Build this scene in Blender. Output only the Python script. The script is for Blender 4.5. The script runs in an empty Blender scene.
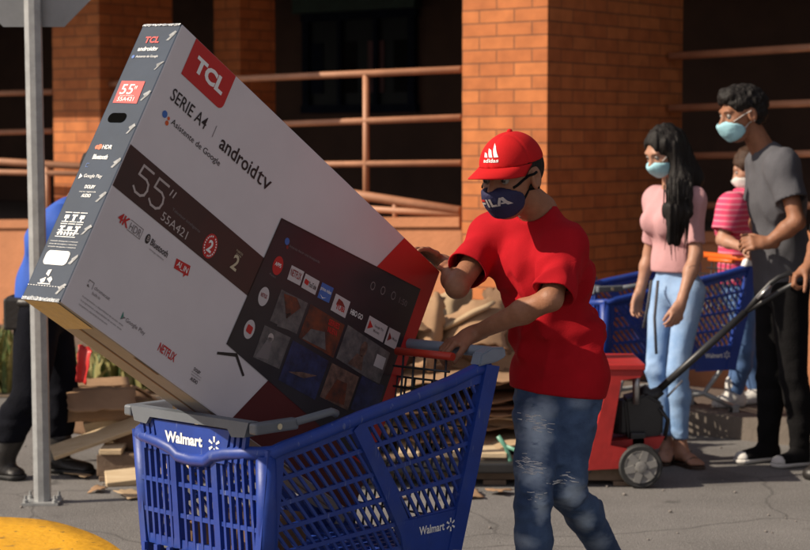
import bpy, bmesh, math, random
import numpy as np
from mathutils import Vector, Matrix

random.seed(7)
SC = bpy.context.scene
COL = SC.collection
R = math.radians

# ------------------------------------------------------------------ camera
F = 1900.0                       # focal length in photo pixels (810 wide)
CAMH = 1.5
PITCH = math.atan(135 / F)
cam_d = bpy.data.cameras.new('camera')
cam = bpy.data.objects.new('camera', cam_d)
COL.objects.link(cam)
cam.location = (0, 0, CAMH)
cam.rotation_euler = (math.pi / 2 - PITCH, 0, 0)
cam_d.sensor_width = 36
cam_d.lens = 36 * F / 810
cam_d.clip_end = 600
cam_d.dof.use_dof = True
cam_d.dof.focus_distance = 5.2
cam_d.dof.aperture_fstop = 5.6
SC.camera = cam

# ------------------------------------------------------------------ sky, sun, exposure
SUN_AZ, SUN_EL = R(14), R(36)    # from -X turned towards the camera
sund = Vector((-math.cos(SUN_AZ) * math.cos(SUN_EL), -math.sin(SUN_AZ) * math.cos(SUN_EL), math.sin(SUN_EL)))
w = bpy.data.worlds.new('World')
SC.world = w
w.use_nodes = True
nt = w.node_tree
nt.nodes.clear()
sky = nt.nodes.new('ShaderNodeTexSky')
sky.sky_type = 'NISHITA'
sky.sun_disc = False
sky.sun_elevation = SUN_EL
sky.sun_rotation = math.atan2(sund.x, sund.y)
hs = nt.nodes.new('ShaderNodeHueSaturation')      # a hazy city sky, less blue than clear air
hs.inputs['Saturation'].default_value = .35
tint = nt.nodes.new('ShaderNodeMix')
tint.data_type = 'RGBA'
tint.blend_type = 'MULTIPLY'
tint.inputs['Factor'].default_value = 1
tint.inputs['B'].default_value = (1.0, .91, .92, 1)
bg = nt.nodes.new('ShaderNodeBackground')
bg.inputs[1].default_value = 0.078
out = nt.nodes.new('ShaderNodeOutputWorld')
nt.links.new(sky.outputs[0], hs.inputs['Color'])
nt.links.new(hs.outputs[0], tint.inputs['A'])
nt.links.new(tint.outputs['Result'], bg.inputs[0])
nt.links.new(bg.outputs[0], out.inputs[0])
sl = bpy.data.lights.new('sun', 'SUN')
sl.energy = 4.1
sl.angle = R(0.5)
sl.color = (1.0, 0.87, 0.70)
so = bpy.data.objects.new('sun', sl)
COL.objects.link(so)
so.rotation_euler = sund.to_track_quat('Z', 'Y').to_euler()
so.location = sund * 40
SC.view_settings.view_transform = 'Standard'
SC.view_settings.look = 'None'
SC.view_settings.exposure = 0.55
SC.view_settings.gamma = 1
SC.view_settings.use_curve_mapping = False
SC.render.engine = 'CYCLES'
SC.cycles.use_denoising = True
SC.cycles.max_bounces = 7

# ------------------------------------------------------------------ helpers: pixels to places
def ray(px, py):
    c, s = math.cos(PITCH), math.sin(PITCH)
    return Vector(((px - 405) / F, c - (py - 275) / F * s, -s - (py - 275) / F * c))
def P(px, py, Y):
    d = ray(px, py)
    return Vector((0, 0, CAMH)) + d * (Y / d.y)
def G(px, py, z=0.0):
    d = ray(px, py)
    return Vector((0, 0, CAMH)) + d * ((z - CAMH) / d.z)
def V(*a):
    return Vector(a)

# ------------------------------------------------------------------ helpers: things and parts
def tag(o, label=None, cat=None, group=None, kind=None):
    if label: o['label'] = label
    if cat: o['category'] = cat
    if group: o['group'] = group
    if kind: o['kind'] = kind
    return o
def thing(name, label, cat, loc=(0, 0, 0), rz=0, group=None):
    o = bpy.data.objects.new(name, None)
    COL.objects.link(o)
    o.empty_display_size = 0.1
    o.location = loc
    o.rotation_euler = (0, 0, rz)
    return tag(o, label, cat, group)
def obj(name, me, mats, parent=None, smooth=False):
    """links a mesh (bmesh or mesh) as one object; coordinates are local to its thing"""
    if isinstance(me, bmesh.types.BMesh):
        bm = me
        ly = bm.faces.layers.int.get('line')
        if name == 'lettering' and ly:
            lines = {}
            for f in bm.faces: lines.setdefault(f[ly], []).append(f)
            if len(lines) > 1:
                for fs in lines.values():
                    b2, vm = bmesh.new(), {}
                    for f in fs:
                        for v in f.verts:
                            if v not in vm: vm[v] = b2.verts.new(v.co)
                        q = b2.faces.new([vm[v] for v in f.verts])
                        q.material_index = f.material_index
                    o = obj(name, b2, mats, parent)
                bm.free()
                return o
        me = bpy.data.meshes.new(name)
        bm.to_mesh(me)
        bm.free()
    if not isinstance(mats, (list, tuple)): mats = [mats]
    for m in mats: me.materials.append(m)
    if smooth is True:
        me.polygons.foreach_set('use_smooth', [True] * len(me.polygons))
    o = bpy.data.objects.new(name, me)
    COL.objects.link(o)
    if parent is not None: o.parent = parent
    return o
def copy_tree(o, parent=None):
    c = o.copy()
    COL.objects.link(c)
    if parent is not None: c.parent = parent
    for ch in list(o.children):
        copy_tree(ch, c)
    return c

# ------------------------------------------------------------------ helpers: bmesh shapes
def NB():
    return bmesh.new()
def add_box(bm, c, size, M=None, mi=0, bev=0):
    g = bmesh.ops.create_cube(bm, size=1)
    vs = g['verts']
    bmesh.ops.scale(bm, vec=size, verts=vs)
    fs = set(f for v in vs for f in v.link_faces)
    if bev:
        es = list(set(e for v in vs for e in v.link_edges))
        r = bmesh.ops.bevel(bm, geom=es, offset=bev, segments=2, affect='EDGES', profile=0.5)
        vs = list(set(v for f in r['faces'] for v in f.verts) | set(v for v in vs if v.is_valid))
        fs = set(f for v in vs for f in v.link_faces)
    for f in fs: f.material_index = mi
    X = Matrix.Translation(Vector(c)) @ (M.to_4x4() if M else Matrix.Identity(4))
    bmesh.ops.transform(bm, matrix=X, verts=vs)
    return vs
def frame_of(d, up=None):
    d = d.normalized()
    up = Vector(up) if up is not None else (Vector((0, 0, 1)) if abs(d.z) < .95 else Vector((0, 1, 0)))
    s = d.cross(up).normalized()
    return s, s.cross(d).normalized()
def add_tube(bm, pts, r, n=8, mi=0, cap=True, flat=1.0, up=None, smooth=True):
    pts = [Vector(p) for p in pts]
    rs = r if isinstance(r, (list, tuple)) else [r] * len(pts)
    rings = []
    for i, p in enumerate(pts):
        d = (pts[min(i + 1, len(pts) - 1)] - pts[max(i - 1, 0)])
        s, t = frame_of(d, up)
        rings.append([bm.verts.new(p + (s * math.cos(2 * math.pi * k / n) + t * math.sin(2 * math.pi * k / n) * flat) * rs[i]) for k in range(n)])
    for a, b in zip(rings, rings[1:]):
        for k in range(n):
            f = bm.faces.new((a[k], a[(k + 1) % n], b[(k + 1) % n], b[k]))
            f.smooth = smooth
            f.material_index = mi
    if cap:
        for q in (rings[0][::-1], rings[-1]):
            f = bm.faces.new(q)
            f.material_index = mi
def add_prism(bm, poly, thick, mi=0):
    """poly: 3-D points of a flat outline; thick: offset vector"""
    a = [bm.verts.new(Vector(p)) for p in poly]
    b = [bm.verts.new(Vector(p) + thick) for p in poly]
    n = len(a)
    fs = [bm.faces.new(a), bm.faces.new(b[::-1])]
    for k in range(n):
        fs.append(bm.faces.new((a[k], b[k], b[(k + 1) % n], a[(k + 1) % n])))
    for f in fs: f.material_index = mi
    return fs
def add_face(bm, poly, mi=0):
    f = bm.faces.new([bm.verts.new(Vector(p)) for p in poly])
    f.material_index = mi
    return f
def add_lathe(bm, prof, c, axis, n=24, mi=0):
    axis = Vector(axis).normalized()
    s, t = frame_of(axis)
    rings = []
    for (rr, h) in prof:
        rings.append([bm.verts.new(Vector(c) + axis * h + (s * math.cos(2 * math.pi * k / n) + t * math.sin(2 * math.pi * k / n)) * rr) for k in range(n)])
    for a, b in zip(rings, rings[1:]):
        for k in range(n):
            f = bm.faces.new((a[k], a[(k + 1) % n], b[(k + 1) % n], b[k]))
            f.material_index = mi
    for q in (rings[0][::-1], rings[-1]):
        f = bm.faces.new(q)
        f.material_index = mi
def fix(bm):
    bmesh.ops.recalc_face_normals(bm, faces=bm.faces[:])
    return bm
_txt = {}
_line = [0]
def text_tris(s, bold=0.0):
    """vertices and faces of a line of writing, cap height about 0.7 at size 1"""
    k = (s, bold)
    if k not in _txt:
        cu = bpy.data.curves.new('writing', 'FONT')
        cu.body = s
        cu.size = 1
        cu.offset = bold
        cu.resolution_u = 3
        o = bpy.data.objects.new('writing', cu)
        COL.objects.link(o)
        bpy.context.view_layer.update()
        me = bpy.data.meshes.new_from_object(o.evaluated_get(bpy.context.evaluated_depsgraph_get()))
        vs = [v.co.copy() for v in me.vertices]
        fs = [tuple(p.vertices) for p in me.polygons]
        bpy.data.objects.remove(o)
        bpy.data.curves.remove(cu)
        bpy.data.meshes.remove(me)
        _txt[k] = (vs, fs)
    return _txt[k]
def add_text(bm, s, o, ux, uy, w=None, h=None, bold=0.0, mi=0, shear=0.0, align='l'):
    """o: lower left corner, ux/uy: unit directions; w, h: wanted width and height of the whole line"""
    vs, fs = text_tris(s, bold)
    x0, x1 = min(v.x for v in vs), max(v.x for v in vs)
    y0, y1 = min(v.y for v in vs), max(v.y for v in vs)
    sy = h / (y1 - y0) if h else None
    sx = w / (x1 - x0) if w else sy
    if sy is None: sy = sx
    off = {'l': 0, 'c': -.5, 'r': -1}[align] * (x1 - x0) * sx
    ly = bm.faces.layers.int.get('line') or bm.faces.layers.int.new('line')
    _line[0] += 1
    bv = [bm.verts.new(Vector(o) + Vector(ux) * ((v.x - x0) * sx + off + shear * (v.y - y0) * sy) + Vector(uy) * ((v.y - y0) * sy)) for v in vs]
    for f in fs:
        try:
            q = bm.faces.new([bv[i] for i in f])
            q.material_index = mi
            q[ly] = _line[0]
        except ValueError:
            pass

# ------------------------------------------------------------------ helpers: materials
def mat(name, col, rough=.6, var=.12, scale=8, bump=0.0, bscale=60, metal=0, spec=.5, stretch=(1, 1, 1), coat=0, sub=0, col2=None):
    m = bpy.data.materials.new(name)
    m.use_nodes = True
    n = m.node_tree.nodes
    L = m.node_tree.links
    b = n['Principled BSDF']
    b.inputs['Roughness'].default_value = rough
    b.inputs['Metallic'].default_value = metal
    b.inputs['Specular IOR Level'].default_value = spec
    if coat:
        b.inputs['Coat Weight'].default_value = coat
        b.inputs['Coat Roughness'].default_value = .15
    if sub:
        b.inputs['Subsurface Weight'].default_value = sub
        b.inputs['Subsurface Radius'].default_value = (.01, .004, .002)
        b.inputs['Subsurface Scale'].default_value = .6
    tc = n.new('ShaderNodeTexCoord')
    mp = n.new('ShaderNodeMapping')
    mp.inputs['Scale'].default_value = stretch
    L.new(tc.outputs['Object'], mp.inputs[0])
    nz = n.new('ShaderNodeTexNoise')
    nz.inputs['Scale'].default_value = scale
    nz.inputs['Detail'].default_value = 6
    nz.inputs['Roughness'].default_value = .65
    L.new(mp.outputs[0], nz.inputs['Vector'])
    cr = n.new('ShaderNodeValToRGB')
    c2 = col2 if col2 else tuple(min(1, c * (1 + var)) for c in col)
    c1 = col if col2 else tuple(c * (1 - var) for c in col)
    cr.color_ramp.elements[0].position = .32
    cr.color_ramp.elements[1].position = .68
    cr.color_ramp.elements[0].color = (*c1, 1)
    cr.color_ramp.elements[1].color = (*c2, 1)
    L.new(nz.outputs[0], cr.inputs[0])
    L.new(cr.outputs[0], b.inputs['Base Color'])
    if bump:
        nb = n.new('ShaderNodeTexNoise')
        nb.inputs['Scale'].default_value = bscale
        nb.inputs['Detail'].default_value = 4
        L.new(mp.outputs[0], nb.inputs['Vector'])
        bp = n.new('ShaderNodeBump')
        bp.inputs['Strength'].default_value = bump
        bp.inputs['Distance'].default_value = .01
        L.new(nb.outputs[0], bp.inputs['Height'])
        L.new(bp.outputs[0], b.inputs['Normal'])
    return m
def nodes_of(m):
    return m.node_tree.nodes, m.node_tree.links, m.node_tree.nodes['Principled BSDF']
def mixin(m, fac_socket, col, base_socket=None):
    """mix a second colour over the base colour by a mask"""
    n, L, b = nodes_of(m)
    mx = n.new('ShaderNodeMix')
    mx.data_type = 'RGBA'
    src = b.inputs['Base Color'].links[0].from_socket
    L.new(src, mx.inputs['A'])
    mx.inputs['B'].default_value = (*col, 1)
    L.new(fac_socket, mx.inputs['Factor'])
    L.new(mx.outputs['Result'], b.inputs['Base Color'])
def ramp(m, sock, p0, p1, inv=False):
    n, L, b = nodes_of(m)
    cr = n.new('ShaderNodeValToRGB')
    cr.color_ramp.elements[0].position = p0
    cr.color_ramp.elements[1].position = p1
    if inv:
        cr.color_ramp.elements[0].color = (1, 1, 1, 1)
        cr.color_ramp.elements[1].color = (0, 0, 0, 1)
    L.new(sock, cr.inputs[0])
    return cr.outputs[0]
def noise_sock(m, scale, detail=4, stretch=(1, 1, 1)):
    n, L, b = nodes_of(m)
    tc = n.new('ShaderNodeTexCoord')
    mp = n.new('ShaderNodeMapping')
    mp.inputs['Scale'].default_value = stretch
    L.new(tc.outputs['Object'], mp.inputs[0])
    nz = n.new('ShaderNodeTexNoise')
    nz.inputs['Scale'].default_value = scale
    nz.inputs['Detail'].default_value = detail
    L.new(mp.outputs[0], nz.inputs['Vector'])
    return nz.outputs[0]

def brick_mat(name, c1, c2, mortar):
    m = bpy.data.materials.new(name)
    m.use_nodes = True
    n, L, b = nodes_of(m)
    uv = n.new('ShaderNodeUVMap')
    br = n.new('ShaderNodeTexBrick')
    br.inputs['Color1'].default_value = (*c1, 1)
    br.inputs['Color2'].default_value = (*c2, 1)
    br.inputs['Mortar'].default_value = (*mortar, 1)
    br.inputs['Scale'].default_value = 1
    br.inputs['Mortar Size'].default_value = .005
    br.inputs['Mortar Smooth'].default_value = .3
    br.inputs['Brick Width'].default_value = .25
    br.inputs['Row Height'].default_value = .078
    L.new(uv.outputs[0], br.inputs['Vector'])
    nz = n.new('ShaderNodeTexNoise')
    nz.inputs['Scale'].default_value = 9
    nz.inputs['Detail'].default_value = 6
    L.new(uv.outputs[0], nz.inputs['Vector'])
    mx = n.new('ShaderNodeMix')
    mx.data_type = 'RGBA'
    mx.blend_type = 'MULTIPLY'
    mx.inputs['Factor'].default_value = .55
    cr = n.new('ShaderNodeValToRGB')
    cr.color_ramp.elements[0].position = .3
    cr.color_ramp.elements[0].color = (.55, .52, .5, 1)
    cr.color_ramp.elements[1].position = .65
    L.new(nz.outputs[0], cr.inputs[0])
    L.new(br.outputs['Color'], mx.inputs['A'])
    L.new(cr.outputs[0], mx.inputs['B'])
    L.new(mx.outputs['Result'], b.inputs['Base Color'])
    b.inputs['Roughness'].default_value = .85
    bp = n.new('ShaderNodeBump')
    bp.inputs['Strength'].default_value = .6
    bp.inputs['Distance'].default_value = .006
    bp.invert = True
    ad = n.new('ShaderNodeMath')
    ad.operation = 'MULTIPLY_ADD'
    n2 = n.new('ShaderNodeTexNoise')
    n2.inputs['Scale'].default_value = 45
    L.new(uv.outputs[0], n2.inputs['Vector'])
    L.new(n2.outputs[0], ad.inputs[0])
    ad.inputs[1].default_value = .3
    L.new(br.outputs['Fac'], ad.inputs[2])
    L.new(ad.outputs[0], bp.inputs['Height'])
    L.new(bp.outputs[0], b.inputs['Normal'])
    return m

M = {}
M['brick'] = brick_mat('brick', (.54, .180, .052), (.43, .130, .037), (.22, .085, .035))
M['stucco'] = mat('terracotta_stucco', (.40, .165, .075), .9, .15, 3, .4, 40)
M['rail'] = mat('rail_paint', (.42, .20, .11), .55, .15, 5, .1, 30)
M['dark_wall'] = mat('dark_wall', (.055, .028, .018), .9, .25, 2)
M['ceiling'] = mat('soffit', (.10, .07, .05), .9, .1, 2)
M['dark_metal'] = mat('dark_metal', (.03, .03, .03), .45, .2, 12)
M['glass_dark'] = mat('shop_glass', (.012, .016, .018), .45, .1, 2, spec=.06)
M['poster_blue'] = mat('poster_blue', (.006, .009, .018), .9, .3, 5, spec=.1)
M['poster_grey'] = mat('poster_grey', (.006, .0065, .007), .9, .3, 5, spec=.1)
M['poster_red'] = mat('poster_red', (.05, .012, .014), .7, .3, 5)
M['poster_green'] = mat('poster_green', (.012, .035, .025), .7, .3, 5)
M['asphalt'] = mat('asphalt', (.150, .142, .136), .92, .22, 1.2, .55, 160)
sp = ramp(M['asphalt'], noise_sock(M['asphalt'], 110, 3), .56, .68)
mixin(M['asphalt'], sp, (.26, .25, .24))
sp = ramp(M['asphalt'], noise_sock(M['asphalt'], 1.7, 8), .60, .72)
mixin(M['asphalt'], sp, (.085, .080, .077))
sp = ramp(M['asphalt'], noise_sock(M['asphalt'], 75, 3, (1, 1, 1)), .30, .36, True)
mixin(M['asphalt'], sp, (.05, .046, .044))
n, L, b = nodes_of(M['asphalt'])
tc = n.new('ShaderNodeTexCoord')
nz = n.new('ShaderNodeTexNoise')
nz.inputs['Scale'].default_value = 2.2
nz.inputs['Detail'].default_value = 8
L.new(tc.outputs['Object'], nz.inputs['Vector'])
vm = n.new('ShaderNodeMix')
vm.data_type = 'RGBA'
vm.inputs['Factor'].default_value = .22
L.new(tc.outputs['Object'], vm.inputs['A'])
L.new(nz.outputs['Color'], vm.inputs['B'])
vo = n.new('ShaderNodeTexVoronoi')
vo.feature = 'DISTANCE_TO_EDGE'
vo.inputs['Scale'].default_value = .9
L.new(vm.outputs['Result'], vo.inputs['Vector'])
mixin(M['asphalt'], ramp(M['asphalt'], vo.outputs['Distance'], .001, .006, True), (.085, .080, .077))
mixin(M['asphalt'], ramp(M['asphalt'], noise_sock(M['asphalt'], 2.6, 5), .66, .74), (.055, .052, .05))
M['pavement'] = mat('pavement', (.105, .078, .062), .9, .2, 3, .3, 80)
M['kerb'] = mat('kerb_concrete', (.15, .125, .105), .9, .2, 5, .3, 60)
M['gravel'] = mat('gravel_grey', (.20, .18, .165), .9, .25, 60)
M['yellow'] = mat('yellow_paint', (.72, .36, .010), .55, .10, 4, .45, 30)
sp = ramp(M['yellow'], noise_sock(M['yellow'], 9, 8), .62, .68)
mixin(M['yellow'], sp, (.22, .12, .03))
sp = ramp(M['yellow'], noise_sock(M['yellow'], 38, 5), .66, .70)
mixin(M['yellow'], sp, (.05, .04, .03))
M['galv'] = mat('galvanised_steel', (.33, .34, .34), .5, .18, 14, .08, 40, metal=.35)
M['sign_back'] = mat('sign_back', (.22, .23, .24), .5, .12, 6, metal=.3)
M['soil'] = mat('soil', (.12, .085, .055), .95, .25, 6, .6, 30)
M['grass_dry'] = mat('dry_grass', (.20, .19, .06), .8, .35, 5, col2=(.36, .31, .12))
M['grass'] = mat('green_leaf', (.08, .12, .03), .7, .3, 6)
# cardboard and wood
M['card'] = mat('cardboard', (.30, .18, .098), .85, .16, 5, .25, 25)
M['card_dark'] = mat('cardboard_brown', (.17, .095, .05), .85, .2, 5, .25, 25)
M['card_pale'] = mat('cardboard_pale', (.40, .285, .17), .85, .14, 5, .2, 25)
M['wood'] = mat('pallet_wood', (.50, .37, .22), .85, .2, 5, .3, 40, stretch=(1, 9, 9), col2=(.62, .49, .32))
M['wood_dark'] = mat('weathered_wood', (.16, .11, .075), .85, .25, 5, .3, 40)
M['strap_green'] = mat('green_strap', (.10, .28, .20), .4, .1, 8)
# cart
M['blue'] = mat('blue_plastic', (.011, .042, .26), .46, .16, 7, .10, 30, spec=.45)
mixin(M['blue'], ramp(M['blue'], noise_sock(M['blue'], 9, 8, (1, 1, .5)), .56, .80), (.035, .065, .22))
mixin(M['blue'], ramp(M['blue'], noise_sock(M['blue'], 26, 3, (3.2, 3.2, .35)), .665, .70), (.075, .11, .30))
M['grey_plastic'] = mat('grey_plastic', (.11, .125, .145), .5, .1, 8, .05, 40)
M['grey_light'] = mat('light_grey_plastic', (.20, .24, .30), .42, .1, 8)
M['wire'] = mat('dark_wire', (.05, .055, .06), .4, .15, 10, metal=.6)
M['chrome'] = mat('zinc_wire', (.45, .45, .46), .35, .1, 10, metal=.9)
M['red_plastic'] = mat('red_plastic', (.50, .035, .015), .45, .1, 8)
M['orange_plastic'] = mat('orange_plastic', (.70, .12, .01), .45, .1, 8)
M['white_plastic'] = mat('white_plastic', (.75, .74, .72), .45, .05, 8)
M['rubber'] = mat('rubber', (.025, .025, .025), .7, .2, 10)
M['white_ink'] = mat('white_ink', (.78, .78, .76), .5, .03, 8)
# box
M['carton_white'] = mat('carton_white', (.62, .58, .59), .5, .05, 2.2, .22, 5)
M['carton_navy'] = mat('carton_navy', (.018, .032, .058), .58, .22, 4, .15, 10, spec=.28)
M['carton_tan'] = mat('carton_tan', (.27, .25, .222), .75, .12, 4, .15, 12)
M['ink_red'] = mat('ink_red', (.48, .020, .018), .45, .05, 5)
M['ink_black'] = mat('ink_black', (.018, .014, .014), .4, .1, 5)
M['ink_grey'] = mat('ink_grey', (.17, .15, .15), .5, .1, 5)
M['ink_pale'] = mat('ink_pale', (.44, .38, .36), .5, .1, 5)
M['ink_sand'] = mat('ink_sand', (.50, .44, .30), .5, .1, 5)
M['ink_orange'] = mat('ink_orange', (.62, .10, .02), .5, .05, 5)
M['ink_blue'] = mat('ink_blue', (.04, .13, .42), .5, .1, 5)
M['ink_green'] = mat('ink_green', (.05, .22, .16), .5, .1, 5)
M['ink_dimred'] = mat('ink_dimred', (.22, .02, .014), .5, .3, 30)
M['pic_dark'] = mat('picture_dark', (.05, .05, .055), .4, .8, 26, col2=(.16, .145, .14))
M['pic_fire'] = mat('picture_fire', (.035, .02, .018), .4, .5, 22, col2=(.20, .045, .016))
M['pic_blue'] = mat('picture_blue', (.012, .014, .035), .4, .5, 24, col2=(.03, .04, .12))
M['pic_skin'] = mat('picture_warm', (.05, .03, .025), .4, .5, 30, col2=(.20, .115, .085))
M['screen'] = mat('picture_screen', (.012, .010, .013), .35, .3, 1.5, col2=(.03, .028, .034))
M['tape'] = mat('clear_tape', (.30, .32, .34), .18, .6, 60, .8, 90, spec=.8)
M['band'] = mat('model_band', (.035, .018, .016), .42, .3, 3, col2=(.06, .022, .018))
M['darkred_print'] = mat('dark_red_print', (.085, .008, .008), .45, .1, 3)
# people
M['skin_tan'] = mat('skin_tan', (.29, .130, .072), .55, .14, 26, .14, 110, sub=.06, spec=.35)
M['skin_brown'] = mat('skin_brown', (.27, .120, .066), .55, .14, 26, .12, 90, sub=.06, spec=.35)
M['skin_light'] = mat('skin_light', (.38, .195, .125), .55, .08, 22, .08, 90, sub=.08)
M['hair'] = mat('black_hair', (.010, .008, .007), .62, .4, 60, .5, 120, stretch=(1, 1, .15), spec=.25)
M['hair_brown'] = mat('brown_hair', (.045, .022, .012), .62, .4, 60, .4, 120, spec=.25)
M['cap_red'] = mat('red_cap_cloth', (.50, .009, .011), .85, .06, 20, .08, 300, spec=.2)
M['shirt_red'] = mat('red_shirt_cloth', (.37, .006, .012), .9, .10, 9, .10, 260, spec=.15)
M['mask_navy'] = mat('mask_navy', (.014, .013, .055), .8, .12, 25, .2, 150)
M['mask_blue'] = mat('mask_pale_blue', (.33, .60, .68), .8, .06, 15, .2, 60)
M['mask_white'] = mat('mask_white', (.58, .56, .53), .8, .06, 15, .2, 60)
M['jeans'] = mat('faded_jeans', (.022, .045, .105), .85, .2, 14, .25, 240, col2=(.055, .10, .19))
n, L, b = nodes_of(M['jeans'])
at = n.new('ShaderNodeAttribute')
at.attribute_name = 'wear'
mu = n.new('ShaderNodeMath')
mu.operation = 'MULTIPLY'
L.new(at.outputs['Fac'], mu.inputs[0])
L.new(ramp(M['jeans'], noise_sock(M['jeans'], 30, 7, (1, 1, 2.2)), .22, .40), mu.inputs[1])
mixin(M['jeans'], mu.outputs[0], (.36, .44, .53))
M['jeans_light'] = mat('light_jeans', (.17, .31, .56), .85, .16, 7, .3, 220, col2=(.32, .46, .68))
M['jeans_mid'] = mat('blue_jeans', (.07, .14, .30), .85, .2, 10, .3, 220)
M['pink'] = mat('pink_top', (.50, .27, .28), .85, .06, 10, .2, 150)
M['grey_shirt'] = mat('grey_shirt', (.075, .075, .086), .85, .1, 10, .2, 150)
M['black_cloth'] = mat('black_cloth', (.007, .0065, .007), .9, .3, 10, .3, 120, spec=.15)
M['guard_blue'] = mat('guard_blue', (.02, .085, .42), .8, .1, 9, .2, 150)
M['guard_navy'] = mat('guard_navy', (.004, .0045, .008), .9, .3, 9, .3, 120, spec=.12)
M['boot'] = mat('black_boot', (.016, .014, .013), .45, .3, 14, .2, 60)
M['polo'] = mat('striped_polo', (.62, .05, .13), .85, .08, 10, .15, 150)
n, L, b = nodes_of(M['polo'])
tc = n.new('ShaderNodeTexCoord')
wv = n.new('ShaderNodeTexWave')
wv.bands_direction = 'Z'
wv.inputs['Scale'].default_value = 11
wv.inputs['Distortion'].default_value = 1.0
wv.inputs['Detail'].default_value = 1
L.new(tc.outputs['Object'], wv.inputs['Vector'])
mixin(M['polo'], ramp(M['polo'], wv.outputs[0], .84, .95), (.66, .26, .33))
M['leather'] = mat('brown_sandal', (.05, .028, .018), .6, .2, 14)
M['eye_white'] = mat('eye_white', (.24, .21, .19), .35, .03, 10)
M['iris'] = mat('iris', (.02, .012, .008), .15, .1, 10)
M['jack_red'] = mat('jack_red_paint', (.34, .014, .012), .5, .15, 9, .15, 30)
M['jack_grey'] = mat('wheel_hub', (.19, .185, .175), .55, .15, 9)
M['black_paint'] = mat('black_paint', (.02, .02, .021), .42, .25, 12)

# ------------------------------------------------------------------ ground
bm = NB()
add_face(bm, [(-200, -60, 0), (200, -60, 0), (200, 300, 0), (-200, 300, 0)])
tag(obj('road', bm, M['asphalt']), kind='structure')

# ------------------------------------------------------------------ building frame
K = V(.82, 11.0, 0)
BETA = R(38)
E1 = V(math.cos(BETA), -math.sin(BETA), 0)      # along the facade, to the right and nearer
E2 = V(math.sin(BETA), math.cos(BETA), 0)       # into the building
def B(a, d, z):
    return K + E1 * a + E2 * d + V(0, 0, z)
def onfac(px, py, d):
    """the place on the facade-parallel plane at depth d seen at a pixel: (a, z)"""
    r = ray(px, py)
    o = V(0, 0, CAMH)
    k = ((K - o).dot(E2) + d) / r.dot(E2)
    p = o + r * k
    return (p - K).dot(E1), p.z
MB3 = Matrix((E1, E2, V(0, 0, 1))).transposed()
def bbox_b(bm, a0, a1, d0, d1, z0, z1, mi=0):
    add_box(bm, B((a0 + a1) / 2, (d0 + d1) / 2, (z0 + z1) / 2), (a1 - a0, d1 - d0, z1 - z0), MB3, mi)

def brick_pillar(label, a0, a1, d0, d1, z1):
    t = thing('brick_pillar', label, 'pillar', B((a0 + a1) / 2, (d0 + d1) / 2, 0), -BETA, None)
    bm = NB()
    uvl = bm.loops.layers.uv.new('UVMap')
    hx, hy = (a1 - a0) / 2, (d1 - d0) / 2
    for (p, q, off) in (((-hx, -hy), (hx, -hy), 0), ((hx, -hy), (hx, hy), 2 * hx), ((hx, hy), (-hx, hy), 0.1), ((-hx, hy), (-hx, -hy), .3)):
        ln = math.hypot(q[0] - p[0], q[1] - p[1])
        f = add_face(bm, [(p[0], p[1], 0), (q[0], q[1], 0), (q[0], q[1], z1), (p[0], p[1], z1)])
        for lp, uv in zip(f.loops, ((0, 0), (ln, 0), (ln, z1), (0, z1))):
            lp[uvl].uv = (uv[0] + off, uv[1])
    f = add_face(bm, [(-hx, -hy, z1), (hx, -hy, z1), (hx, hy, z1), (-hx, hy, z1)])
    obj('shaft', bm, M['brick'], t)
    bm = NB()
    add_box(bm, (0, 0, .05), (2 * hx + .04, 2 * hy + .04, .10), bev=.008)
    obj('plinth', bm, M['stucco'], t)
    return t
al, _ = onfac(462, 200, 0)
def solve_side(px, a):
    """depth d at which the side face a is seen at px"""
    lo, hi = 0, 6
    for _ in range(50):
        m = (lo + hi) / 2
        q = B(a, m, 0)
        if 405 + F * q.x / q.y < px: lo = m
        else: hi = m
    return lo
dr = solve_side(681, 0)
brick_pillar('broad orange brick pillar right behind the man in the red cap', al, 0, 0, dr, 3.3)
a0l, _ = onfac(53, 100, .45)
a1l, _ = onfac(100, 100, .45)
brick_pillar('narrower brick pillar at the left, between the signpost and the tall carton', a0l, a1l, .45, .45 + .75, 2.75)
a2l, _ = onfac(214, 60, 1.5)
a3l, _ = onfac(240, 60, 1.5)
brick_pillar('shaded brown brick pillar in the porch, above the upper edge of the carton', a2l, a3l, 1.5, 1.9, 2.75)

# shell of the building: shaded porch
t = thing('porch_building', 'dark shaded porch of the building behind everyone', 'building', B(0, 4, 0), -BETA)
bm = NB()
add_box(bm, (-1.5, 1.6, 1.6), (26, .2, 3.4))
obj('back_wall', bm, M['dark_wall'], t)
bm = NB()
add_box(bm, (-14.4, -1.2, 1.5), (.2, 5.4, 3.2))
obj('end_wall', bm, M['dark_wall'], t)  # unseen wall, put here to keep the sun from entering the porch
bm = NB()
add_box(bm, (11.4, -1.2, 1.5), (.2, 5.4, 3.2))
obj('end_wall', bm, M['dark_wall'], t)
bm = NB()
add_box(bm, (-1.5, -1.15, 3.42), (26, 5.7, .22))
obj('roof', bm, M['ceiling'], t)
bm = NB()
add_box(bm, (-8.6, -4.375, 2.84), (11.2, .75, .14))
obj('shadow_canopy', bm, M['ceiling'], t)  # unseen overhang, added so its shadow line crosses the left pillar
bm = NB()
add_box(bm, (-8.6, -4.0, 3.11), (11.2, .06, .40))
obj('fascia', bm, M['ceiling'], t)  # unseen, closes the gap between that added overhang and the roof
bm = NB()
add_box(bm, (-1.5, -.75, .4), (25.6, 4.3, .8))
obj('porch_floor', bm, M['pavement'], t)
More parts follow.
